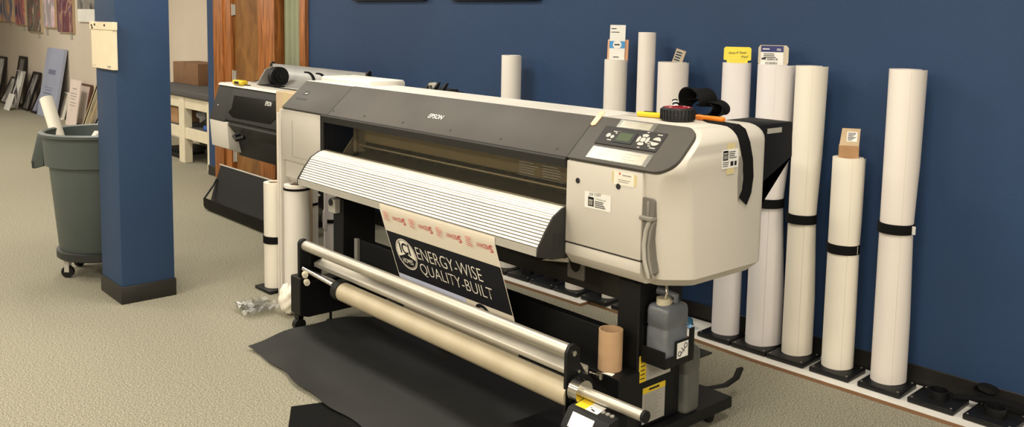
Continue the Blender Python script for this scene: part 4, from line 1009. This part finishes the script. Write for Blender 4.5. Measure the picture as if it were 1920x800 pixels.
# bracket carrying the upper ink bottle
mb = MB(); mb.box(-2.05, -2.047, 2.485, 2.65, .37, .50); mb.box(-2.05, -1.938, 2.485, 2.65, .366, .372); mb.box(-1.940, -1.936, 2.485, 2.54, .366, .405); mb.box(-1.940, -1.936, 2.54, 2.62, .366, .458); mb.box(-1.940, -1.936, 2.62, 2.65, .366, .49); mb.box(-2.05, -1.938, 2.482, 2.486, .366, .43)
bk = mb.bevel(.001, 1).build('bottle_bracket', BLACK, P)
MB().box(-1.9358, -1.935, 2.548, 2.612, .392, .450).build('icon_label', WHITE, bk)
mb = MB(); mb.ring((-1.935, 2.563, .408), (-1.9343, 2.563, .408), .010, .007, 20); mb.ring((-1.935, 2.597, .434), (-1.9343, 2.597, .434), .010, .007, 20)
mb.obox((-1.935, 2.566, .400), (0, .75, .65), (0, -.65, .75), (1, 0, 0), .04, .003, .0006); mb.obox((-1.935, 2.571, .428), (0, .75, -.65), (0, .65, .75), (1, 0, 0), .026, .003, .0006); mb.build('icon_print', INK, bk)

# --- waste ink bottles
def bottle(c, wx, wy, h, m_, label, neck=True, grooves=()):
    r = tag(empty('ink_bottle', c), label, 'bottle', 'waste ink bottles on the printer stand'); x, y, z = c
    rings = []
    for t, k in ((0, .90), (.02, .97), (.05, 1), (.55, 1), (.57, .965), (.60, .965), (.62, 1), (.84, 1), (.91, .95), (.94, .84), (.955, .55)):
        rings.append([(x+a, y+b, z+t*h) for a, b in rrect(-wx/2*k, wx/2*k, -wy/2*k, wy/2*k, (.018,)*4, 4)])
    MB().loft(rings).build('bottle_body', m_, r, smooth=50)
    if neck:
        mb = MB(); mb.cyl((x, y-wy*.2, z+h*.90), (x, y-wy*.2, z+h*1.05), .026, n=28); cpb = mb.build('cap', CAPB, r)
        mb = MB()
        for i in range(24):
            a = 2*PI*i/24; mb.box(x+.0262*math.cos(a)-.001, x+.0262*math.cos(a)+.001, y-wy*.15+.0262*math.sin(a)-.001, y-wy*.15+.0262*math.sin(a)+.001, z+h*.965, z+h*1.015)
        mb.build('cap_ribs', CAPB, cpb)
        MB().tube([(x+.02, y+wy*.1, z+h*.95), (x+.02, y+wy*.15, z+h*1.05), (x-.02, y+wy*.05, z+h*1.09), (x-.05, y, z+h*1.1)], .014, 10).build('bottle_handle', m_, r)
    return r
bottle((-1.995, 2.562, .3725), .098, .135, .225, BOTTLE, 'upper smoky plastic bottle with a cream cap in the bracket below the printer')
bottle((-2.06, 2.772, .0985), .078, .095, .27, BOTTLE2, 'lower dark bottle without a visible cap standing on the printer foot', neck=False)
mb = MB(); mb.tube([(-1.99, 2.535, .60), (-1.985, 2.54, .63), (-2.0, 2.55, .658)], .006, 8); mb.build('drain_hose', CHROME, P)
# black lever foot at the back
mb = MB(); ptl = [(-2.20, 3.02, .075), (-2.15, 3.06, .076), (-2.11, 3.12, .085), (-2.10, 3.18, .105), (-2.115, 3.23, .13)]
mb.ribbon(ptl, .03, (1, -.3, .3), .012); mb.build('foot_lever', BLACKM, P)

# ------------------------------------------------------------------ printed banner
X0, X1 = -3.383, -2.577
bp_ = [(2.2205, .768), (2.2195, .757), (2.2205, .742), (2.245, .665), (2.285, .55), (2.318, .45), (2.348, .36), (2.362, .29), (2.352, .235), (2.325, .205), (2.29, .20), (2.262, .225)]
def bpt(z):      # y of the sheet at height z on its straight run
    for (ya, za), (yb, zb) in zip(bp_, bp_[1:]):
        if zb <= z <= za: return ya+(yb-ya)*(za-z)/(za-zb)
    return bp_[-1][0]
B_ = tag(empty('printed_banner', (-2.98, 2.25, .5)), 'printed banner with a dark band of white lettering hanging below the printer', 'banner')
mb = MB()
fine = []
for (ya, za), (yb, zb) in zip(bp_, bp_[1:]):
    for k in range(4): fine.append((ya+(yb-ya)*k/4, za+(zb-za)*k/4))
fine.append(bp_[-1])
N = len(fine)
def shx(i): return .0
rows = [[(X0+(X1-X0)*j/16, y, z) for j in range(17)] for y, z in fine]
vs = [[mb.b.verts.new(p) for p in r] for r in rows]
for a, b in zip(vs, vs[1:]):
    for j in range(16): mb.b.faces.new((a[j], a[j+1], b[j+1], b[j]))
bmesh.ops.solidify(mb.b, geom=mb.b.faces[:], thickness=.0006)
mb.build('vinyl_sheet', BANNER, B_, smooth=60)
def bfrm(z):     # point / up direction / normal on the sheet at height z
    y = bpt(z); y2 = bpt(z+.01); v = Vector((0, y2-y, .01)).normalized(); n = Vector((1, 0, 0)).cross(v)
    return y, v, n
def bbox(x0, x1, zb, zt, name, m_, lift=.0009, par=B_):
    z = zt; mb = MB(); k = 8; q = []
    pts = []
    for i in range(k+1):
        zz = zb+(zt-zb)*i/k; y, v, n = bfrm(zz); pts.append(Vector((0, y, zz))+n*lift)
    mb.loft([[p+Vector((x0, 0, 0)) for p in pts]+[p+Vector((x0, .0004, 0)) for p in pts[::-1]], [p+Vector((x1, 0, 0)) for p in pts]+[p+Vector((x1, .0004, 0)) for p in pts[::-1]]])
    return mb.build(name, m_, par)
zt0, zb0 = .655, .452
bbox(X0+.006, X1-.004, .430, .640, 'dark_band', DKINK)
bbox(X0+.006, X0+.50, .372, .4295, 'lavender_field', LAVENDER)
bbox(X0+.006, X0+.50, .29, .3715, 'dark_field', DKINK)
def btext(s, x, z, w=None, h=None, m_=WHITE, flip=False, name='lettering', bold=0, shear=0):
    y, v, n = bfrm(z); o = Vector((x, y, z))+n*.0016
    u = Vector((1, 0, 0))
    if flip: u, v = -u, -v
    return text(s, name, m_, B_, o, u, v, width=w, height=h, bold=bold, shear=shear)
LT = mat('band_lettering_white', (240, 234, 220), .5)
btext('ENERGY-WISE', -2.945, .573, .455, .062, LT, bold=-.012); btext('QUALITY-BUILT', -2.925, .494, .50, .066, LT, bold=-.012)
# round badge
y, v, n = bfrm(.545); o = Vector((-3.262, y, .545))+n*.0012; u = Vector((1, 0, 0))
mb = MB(); mb.loft([[o+u*.077*math.cos(a)+v*.079*math.sin(a) for a in [2*PI*i/40 for i in range(40)]], [o+n*.0004+u*.077*math.cos(a)+v*.079*math.sin(a) for a in [2*PI*i/40 for i in range(40)]]]); bd = mb.build('round_badge', LT, B_)
def seg(r, a0, a1, lift, nm, m_, chord=None):
    pts = [o+u*r*math.cos(a0+(a1-a0)*i/30)+v*r*math.sin(a0+(a1-a0)*i/30) for i in range(31)]
    if chord: pts = pts+[o+u*(r*.55)+v*(-.012), o+u*0+v*(.004), o-u*(r*.55)+v*(-.012)]
    mb = MB(); mb.loft([[p+n*lift for p in pts], [p+n*(lift+.0003) for p in pts]]); mb.build(nm, m_, bd)
mb = MB(); ra = [2*PI*i/48 for i in range(49)]
mb.loft([[o+n*.0006+u*.072*math.cos(a)+v*.074*math.sin(a) for a in ra], [o+n*.0006+u*.069*math.cos(a)+v*.071*math.sin(a) for a in ra]], cap=False, closed=False); mb.build('badge_ring', DKINK, bd)
seg(.067, PI+.30, 2*PI-.30, .0007, 'badge_lower', DKINK, True)
text('ICI', 'lettering', DKINK, bd, o+v*.030+n*.001, u, v, width=.078, height=.058, bold=.02)
text('HOMES', 'lettering', LT, bd, o-v*.035+n*.001, u, v, width=.078, height=.025, bold=.01)
# red shop lettering, upside down along the leader
for k in range(4):
    xx = X0+.085+k*.198
    btext('PEEDWAY', xx+.045, .716, .080, .020, RED, True); btext('S', xx+.096, .713, None, .034, RED, True, bold=.01)
    y, v, n = bfrm(.72); mb = MB(); lines(mb, Vector((xx-.052, y, .697))+n*.001, (1, 0, 0), v, .040, .046, 5, (.6, 1), .26); lines(mb, Vector((xx+.0, y, .728))+n*.001, (1, 0, 0), v, .10, .009, 1, (1, 1), .5); lines(mb, Vector((xx+.0, y, .738))+n*.001, (1, 0, 0), v, .10, .009, 1, (1, 1), .35)
    mb.build('red_print', RED, B_)
# lower part: ring emblem, words behind the bar
y, v, n = bfrm(.408); o = Vector((-2.78, y, .408))+n*.0016
mb = MB()
for ro, ri in ((.052, .034), (.026, .016)):
    A_ = [PI*.02+PI*.96*i/24 for i in range(25)]
    mb.loft([[o+u*ro*math.cos(a)+v*(ro*math.sin(a)-.03) for a in A_], [o+u*ri*math.cos(a)+v*(ri*math.sin(a)-.03) for a in A_]], cap=False, closed=False)
mb.build('ring_emblem', DKINK, B_)
btext('40 FACTOR', -2.665, .392, .16, .026, DKINK, bold=.01)
y, v, n = bfrm(.345); mb = MB()
for k in range(26): mb.obox(Vector((-2.87+.011*k, y, .340))+n*.001, (1, 0, 0), v, n, .007*random.uniform(.5, 1.2), .014*random.uniform(.6, 1), .0005)
mb.build('fine_print', DKINK, B_)
LK = .95
PX = {-14.5: 62, -11.0: 66, -7.5: 70, -4.2: 66, -1.2: 64, 2.6: 100}
PY_ = {-3.2: 1.2, -.4: 1.1, 2.2: .8}
LAMPS = [(x, y, PX[x]*PY_[y]) for x in PX for y in PY_]
# ------------------------------------------------------------------ second printer, behind on the left
Q = tag(empty('large_format_printer', (-6.6, 3.4, 0)), 'smaller charcoal large format printer behind the left end of the big one', 'printer')
QL, QR = -7.30, -5.50
pf = [(3.25, 1.0), (3.165, .73), (3.185, .50), (3.36, .425), (3.75, .45), (3.80, .70), (3.80, .985), (3.30, 1.012)]
def qprism(poly, x0, x1, name, m_, bev=.006, par=Q):
    mb = MB(); mb.prism(poly, 0, x0, x1)
    if bev: mb.bevel(bev, 2, 25)
    return mb.build(name, m_, par)
# end caps: charcoal above, pale panel below
up = [(3.177, 1.020), (3.09, .742), (3.12, .69), (3.63, .69), (3.63, 1.01), (3.22, 1.032)]
lo = [(3.092, .738), (3.108, .515), (3.29, .448), (3.60, .46), (3.63, .69), (3.63, .735)]
for x0, x1 in ((QL, QL+.30), (QR-.28, QR)):
    qprism(up, x0, x1, 'end_cover', PDARK2)
    a_ = qprism(lo, x0, x0+.34 if x0 == QL else x1, 'end_panel', PBEIGE if x0 == QL else PBEIGE)
mb = MB(); mb.prism([(3.165, 1.024), (3.185, 1.042), (3.34, 1.042), (3.63, 1.035), (3.63, 1.005), (3.22, 1.005)], 0, QL+.005, QR-.005); mb.bevel(.005, 2, 30).build('top_cover', PWHITE, Q)
qprism([(3.177, 1.020), (3.095, .76), (3.13, .74), (3.22, .99)], QL+.285, QR-.285, 'front_cover', PDARK2)
# dark window in the front cover
a0, b0 = Vector((0, 3.177, 1.020)), Vector((0, 3.095, .76)); fd = (a0-b0).normalized(); fnn = Vector((0, -fd.z, fd.y))
wpoly = [(-6.86, .025), (-6.97, .06), (-6.93, .10), (-6.95, .205), (-6.16, .215), (-6.14, .10), (-6.22, .035)]
mb = MB(); mb.loft([[Vector((x, 0, 0))+b0+fd*v+fnn*.0005 for x, v in wpoly], [Vector((x, 0, 0))+b0+fd*v+fnn*.004 for x, v in wpoly]]); wn = mb.build('front_window', mat('gloss_black_window', (14, 14, 16), .12), Q)
text('EPSON', 'lettering', WHITE, wn, Vector((-6.33, 0, 0))+b0+fd*.185+fnn*.0045, (1, 0, 0), fd, width=.10, height=.035, bold=.01)
mb = MB(); mb.obox(Vector((-7.20, 0, 0))+b0+fd*.10+fnn*.006, (1, 0, 0), fd, fnn, .022, .01, .001); mb.build('small_badge', LGREY, Q)
qprism([(3.12, .75), (3.10, .72), (3.18, .62), (3.28, .62), (3.28, .75)], QL+.285, QR-.285, 'lower_cover', PDARK2)
qprism([(3.18, .625), (3.28, .625), (3.28, .44), (3.22, .45)], QL+.285, QR-.285, 'paper_guide', BLACKM)
mb = MB(); mb.tube([(-6.80, 3.13, .66), (-6.81, 3.085, .64), (-6.75, 3.08, .62), (-6.70, 3.12, .64)], .018, 8); mb.build('paper_lever', BLACKM, Q)
qprism([(3.29, .45), (3.58, .47), (3.62, .70), (3.62, 1.0), (3.29, 1.0)], QL+.285, QR-.285, 'body_core', CAV, 0)
# roll compartment: spools, open lid, paper guides
lid = []
for i in range(13):
    t = i/12; lid.append((3.40+.22*math.sin(t*PI/2)**.9, 1.04+.155*(1-math.cos(t*PI/2))))
lp = lid+[(y+.012, z+.002) for y, z in lid[::-1]]
mb = MB(); mb.prism([(y, z+.0) for y, z in lp], 0, -7.20, -5.69); mb.build('roll_lid', SILV, Q)
lidtop = lid[-1]
for x0, x1 in ((-7.225, -7.20), (-5.69, -5.665)):
    mb = MB(); mb.prism([(y-.012, z-.002) for y, z in lid]+[(3.63, 1.215), (3.645, 1.205), (3.645, 1.04)], 0, x0, x1); mb.bevel(.004, 1, 40).build('lid_end', BLACKM, Q)
mb = MB(); mb.cyl((-6.77, 3.44, 1.115), (-6.71, 3.44, 1.115), .080, n=36); mb.cyl((-6.71, 3.44, 1.115), (-6.69, 3.44, 1.115), .045, n=28); mb.cyl((-6.69, 3.44, 1.115), (-6.67, 3.44, 1.115), .022, n=20)
sp_ = mb.build('roll_spool', BLACKM, Q)
mb = MB(); mb.prism([(3.30, 1.042), (3.56, 1.042), (3.54, 1.10), (3.50, 1.17), (3.44, 1.195), (3.38, 1.17), (3.33, 1.09)], 0, -6.86, -6.845); mb.bevel(.004, 1, 40).build('spool_bracket', GREYP, Q)
mb = MB(); mb.cyl((-5.65, 3.44, 1.115), (-5.50, 3.44, 1.115), .078, n=36); mb.build('roll_spool', BLACKM, Q)
for x in (-6.28, -6.10):
    pts = [(x, 3.44+.07*math.cos(a), 1.095+.08*math.sin(a)) for a in [math.radians(-35+i*12) for i in range(12)]]
    MB().ribbon(pts, .03, (1, 0, 0), .012).build('roll_guide', BLACKM, Q)
mb = MB(); mb.box(-6.80, -6.55, 3.30, 3.40, 1.041, 1.052); mb.box(-6.55, -6.2, 3.30, 3.33, 1.041, 1.046); mb.build('top_latch', BLACKM, Q)
# stand and catch basket
for x in (QL+.60, QR-.35):
    MB().box(x, x+.07, 3.40, 3.52, .09, .47).bevel(.004, 1).build('stand_leg', BLACK, Q)
    l_ = MB().box(x, x+.07, 3.08, 3.66, .055, .10).bevel(.004, 1).build('stand_foot', BLACK, Q)
    for y in (3.12, 3.61):
        MB().cyl((x+.01, y, .0275), (x+.06, y, .0275), .027, n=20).build('caster', BLACKM, l_)
MB().box(QL+.55, QR-.3, 3.53, 3.55, .13, .45).build('rear_cloth', BLACKM, Q)
mb = MB()
for x in (-6.62, -6.44, -6.2): mb.box(x, x+.02, 3.36, 3.38, .10, .45)
mb.build('support_rod', PDARK, Q)
cl = mat('black_basket_cloth', (14, 13, 12), .5, noise=(5, (11, 10, 10), .7), bump=(6, .15), spec=.12)
top = at(410, 309, 1, 3.35); 
yb_, zb_ = 3.03, .055
prof_c = [(3.17, .335), (3.12, .25), (3.06, .15), (3.02, .08), (2.985, .04)]
mb = MB(); x0, x1 = -7.10, -5.6
pc = prof_c+[(y+.004, z-.004) for y, z in prof_c[::-1]]
mb.loft([[(x0-(.17 if i in (0, len(pc)-1) else .17*(1-min(i, len(pc)-1-i)/4)**1.2), y, z) for i, (y, z) in enumerate(pc)], [(x1, y, z) for y, z in pc]]); mb.build('basket_cloth', cl, Q, smooth=60)
MB().cyl((x0-.18, 3.17, .341), (x1, 3.17, .341), .007, n=12).build('basket_bar', LGREY, Q)
mb = MB(); fr_ = [(3.0, .006), (2.965, .012), (2.952, .04), (2.95, .105), (2.958, .107), (2.965, .045), (3.0, .03)]
xx = [x0-.03+.0, x1]; r0 = [(x0-.02, y, z) for y, z in fr_]; r1 = [(x1, y, z) for y, z in fr_]
mb.loft([r0, r1]); mb.build('basket_front', cl, Q, smooth=60)
MB().tube([(x0-.01, 2.955, .10), (x0-.07, 3.06, .19), (x0-.10, 3.10, .235)], .008, 8).build('basket_hook', BLACK, Q)

# yellow tool on the second printer
pt = at(444, 158, 2, 1.043)
r = tag(empty('tape_measure', (pt.x, pt.y, 1.0425)), 'yellow tape measure lying on top of the rear printer', 'tape measure')
mb = MB(); mb.box(pt.x-.03, pt.x+.15, pt.y-.03, pt.y+.03, 1.0425, 1.081); mb.bevel(.014, 3).build('case', YELLOW, r)
mb = MB(); mb.box(pt.x+.02, pt.x+.10, pt.y-.0315, pt.y-.029, 1.052, 1.072); mb.build('grip_inlay', INK, r)
mb = MB(); mb.tube([(pt.x+.15, pt.y, 1.050), (pt.x+.19, pt.y, 1.049), (pt.x+.21, pt.y+.02, 1.0475)], .004, 8); mb.build('hook', BLACKM, r)

# ------------------------------------------------------------------ things lying on the big printer
ZT = 1.2405
c = (-2.075, 2.68, ZT)
r = tag(empty('tape_roll', c), 'black ribbed tape roll with a red label lying on the printer top', 'tape roll')
mb = MB(); mb.lathe([(.022, .002), (.058, .0), (.062, .006), (.064, .03), (.062, .046), (.056, .051), (.022, .049), (.022, .002)], c, 40); tb = mb.build('tape_body', mat('ribbed_black_rubber', (22, 22, 23), .6, bump=(90, .4)), r)
mb = MB()
for i in range(28):
    a = 2*PI*i/28; d_ = Vector((math.cos(a), math.sin(a), 0)); mb.obox(Vector(c)+d_*.0625+Vector((-d_.y, d_.x, 0))*-.002+Vector((0, 0, .006)), (-d_.y, d_.x, 0), d_, (0, 0, 1), .004, .003, .038)
mb.build('ribs', BLACKM, tb)
mb = MB(); mb.ring((c[0], c[1], ZT+.0505), (c[0], c[1], ZT+.0525), .050, .024, 32); mb.build('red_label', mat('deep_red_label', (160, 30, 50), .4), r)
mb = MB()
for a in (.3, 1.4, 2.6, 4.4): mb.obox(Vector(c)+Vector((.036*math.cos(a), .036*math.sin(a), .0526)), (-math.sin(a), math.cos(a), 0), (math.cos(a), math.sin(a), 0), (0, 0, 1), .014, .006, .0004)
mb.build('label_print', WHITE, r)
# yellow cutter
def knife(name, p, ang, col, label, L=.13, blade=True):
    r = tag(empty(name, p, 0), label, 'knife'); u = Vector((math.cos(ang), math.sin(ang), 0)); v = Vector((-u.y, u.x, 0)); p = Vector(p)
    mb = MB(); mb.obox(p-v*.012, u, v, (0, 0, 1), L, .024, .020); mb.bevel(.007, 3).build('handle', col, r)
    mb = MB(); mb.obox(p+u*.03-v*.004+Vector((0, 0, .0195)), u, v, (0, 0, 1), .05, .008, .003); mb.build('slider', BLACKM, r)
    if blade:
        mb = MB(); b0 = p-u*.055-v*.006+Vector((0, 0, .008)); mb.loft([[b0, b0+u*.062, b0+u*.062+v*.012, b0+u*.012+v*.012], [q+Vector((0, 0, .0012)) for q in (b0, b0+u*.062, b0+u*.062+v*.012, b0+u*.012+v*.012)]]); mb.build('blade', CHROME, r)
    return r
knife('utility_knife', (-2.262, 2.672, ZT+.001), .18, YELLOW, 'yellow handled cutter knife lying left of the tape roll on the printer top', .12)
knife('utility_knife', (-2.06, 2.775, ZT+.001), -.05, ORANGE, 'orange handled knife lying behind the tape roll on the printer top', .13, False)
r = tag(empty('paper_scraps', (-2.28, 2.76, ZT)), 'small pile of white paper slips behind the yellow knife on the printer top', 'paper')
for k, (x, y, a) in enumerate(((-2.30, 2.79, .3), (-2.26, 2.83, -.1), (-2.22, 2.80, .15))):
    mb = MB(); u = Vector((math.cos(a), math.sin(a), 0)); mb.obox((x, y, ZT+.0006+.0025*k), u, (-u.y, u.x, 0), (0, 0, 1), .14, .05, .0016); mb.build('paper_slip', [PAPER, PAPERS, LGREY][k], r)
# striped pen
r = tag(empty('pen', (-2.17, 2.76, ZT)), 'black and white striped pen standing up behind the tape roll', 'pen')
a, b = Vector((-2.135, 2.752, ZT+.012)), Vector((-2.165, 2.775, ZT+.066))
MB().cyl(a, b, .011, n=18).build('barrel', INK, r)
mb = MB()
for k in range(3): mb.cyl(a.lerp(b, .3+.25*k), a.lerp(b, .38+.25*k), .0116, n=18)
mb.build('stripe', WHITE, r)
# strap: coil on the top and the end hanging down the side
r = tag(empty('hook_strap', (-2.0, 2.83, ZT)), 'wide black strap coiled on the printer top with its end hanging down the right side', 'strap')
def loop(cx, cy, rx, rz, a0, a1, tilt, w=.052, zb=0):
    pts = []
    for i in range(26):
        a = a0+(a1-a0)*i/25; pts.append((cx+rx*math.cos(a), cy+tilt*math.sin(a)*rx, zb+ZT+.003+rz*(1+math.sin(a))))
    return pts
mb = MB(); mb.ribbon(loop(-2.10, 2.86, .080, .034, -.5*PI, 1.5*PI, .2), .07, (.25, 1, 0), .004); mb.build('coil', BAND, r)
mb = MB(); mb.ribbon(loop(-2.105, 2.84, .048, .042, -.2*PI, 1.2*PI, -.3, zb=.026), .075, (.5, 1, -.1), .004); mb.build('coil', BAND, r)
mb = MB(); mb.ribbon(loop(-2.055, 2.85, .066, .032, -.6*PI, .9*PI, .3, zb=.0), .07, (-.3, 1, .1), .004); mb.build('coil', BAND, r)
pts = [(-2.08, 2.82, ZT+.004), (-2.02, 2.80, ZT+.004), (-1.95, 2.745, ZT+.0035), (-1.895, 2.735, ZT+.002), (-1.86, 2.74, ZT-.004), (-1.840, 2.75, ZT-.024), (-1.8315, 2.765, 1.17), (-1.8305, 2.785, 1.11), (-1.8305, 2.793, 1.05), (-1.8305, 2.785, 1.0), (-1.8305, 2.762, .965)]
MB().ribbon(pts, .060, [(.2, 1, 0)]*5+[(0, 1, .1)]*4+[(0, 1, .25), (0, 1, .5)], .003).build('hanging_end', BAND, r)
MB().ribbon([(-1.8325, 2.745, 1.13), (-1.832, 2.742, 1.05), (-1.832, 2.748, .97)], .022, (0, 1, .1), .002).build('strap_lining', GREYP, r)

# cardboard core on the stand block
c = Vector((-2.125, 2.40, .3355))
r = tag(empty('cardboard_tube', c), 'short brown cardboard tube standing on the black right leg of the printer', 'tube')
MB().ring(c, c+Vector((0, 0, .150)), .0445, .039, 44).build('tube_wall', TUBE, r)
o = MB().loft([[c+Vector(p) for p in ((.01, -.055, .0), (.055, -.05, .0), (.058, -.038, .006), (.035, -.044, .004))], [c+Vector(p) for p in ((.01, -.055, .0012), (.055, -.05, .0012), (.058, -.038, .0075), (.035, -.044, .0055))]]).build('torn_paper', PAPERC, None, c+Vector((.035, -.045, 0)))
tag(o, 'small torn scrap of paper beside the cardboard tube', 'paper scrap')
# bits under the take-up roll
pb = at(826, 645, 2, .03)
r = tag(empty('hand_tool', (pb.x, pb.y, .02)), 'small brown handled tool lying on the dark paper under the take-up roll', 'tool')
MB().box(pb.x, pb.x+.09, pb.y-.012, pb.y+.012, .020, .042).bevel(.005, 2).build('handle', KRAFT, r)
MB().ring((pb.x-.012, pb.y-.012, .03), (pb.x-.012, pb.y+.012, .03), .013, .006, 18).build('ring_head', CHROME, r)
for k, (x, y) in enumerate(((848, 654), (862, 661), (876, 668), (902, 676))):
    p_ = at(x, y, 2, .025)
    o = MB().tube([(p_.x-.015, p_.y, .022), (p_.x-.006, p_.y, .042), (p_.x+.01, p_.y+.004, .044), (p_.x+.022, p_.y, .024)], .0035, 8).build('wire_clip', CHROME, None, (p_.x, p_.y, .02))
    tag(o, 'small bright wire clip lying under the take-up roll', 'clip', 'wire clips under the take-up roll')

# ------------------------------------------------------------------ light: ceiling fixtures of the shop and a weak even fill added by the world
def area(name, loc, sx, sy, power, col, rot=(0, 0, 0)):
    L = bpy.data.lights.new(name, 'AREA'); L.shape = 'RECTANGLE'; L.size = sx; L.size_y = sy; L.energy = power; L.color = col
    o = bpy.data.objects.new(name, L); COL.objects.link(o); o.location = loc; o.rotation_euler = rot; return o
WARM = (1, .93, .81)
for i, (x, y, p_) in enumerate(LAMPS):
    area('ceiling_lamp', (x, y, 2.97), 1.2, .6, p_*LK, WARM)
w = bpy.data.worlds.new('world'); scene.world = w; w.use_nodes = True
w.node_tree.nodes['Background'].inputs['Color'].default_value = (1, .94, .84, 1); w.node_tree.nodes['Background'].inputs['Strength'].default_value = .1

scene.view_settings.view_transform = 'Standard'
scene.view_settings.look = 'None'
scene.view_settings.gamma = 1
scene.view_settings.use_curve_mapping = False
scene.view_settings.exposure = 0
for o in bpy.data.objects:
    if '_local' in o: del o['_local']
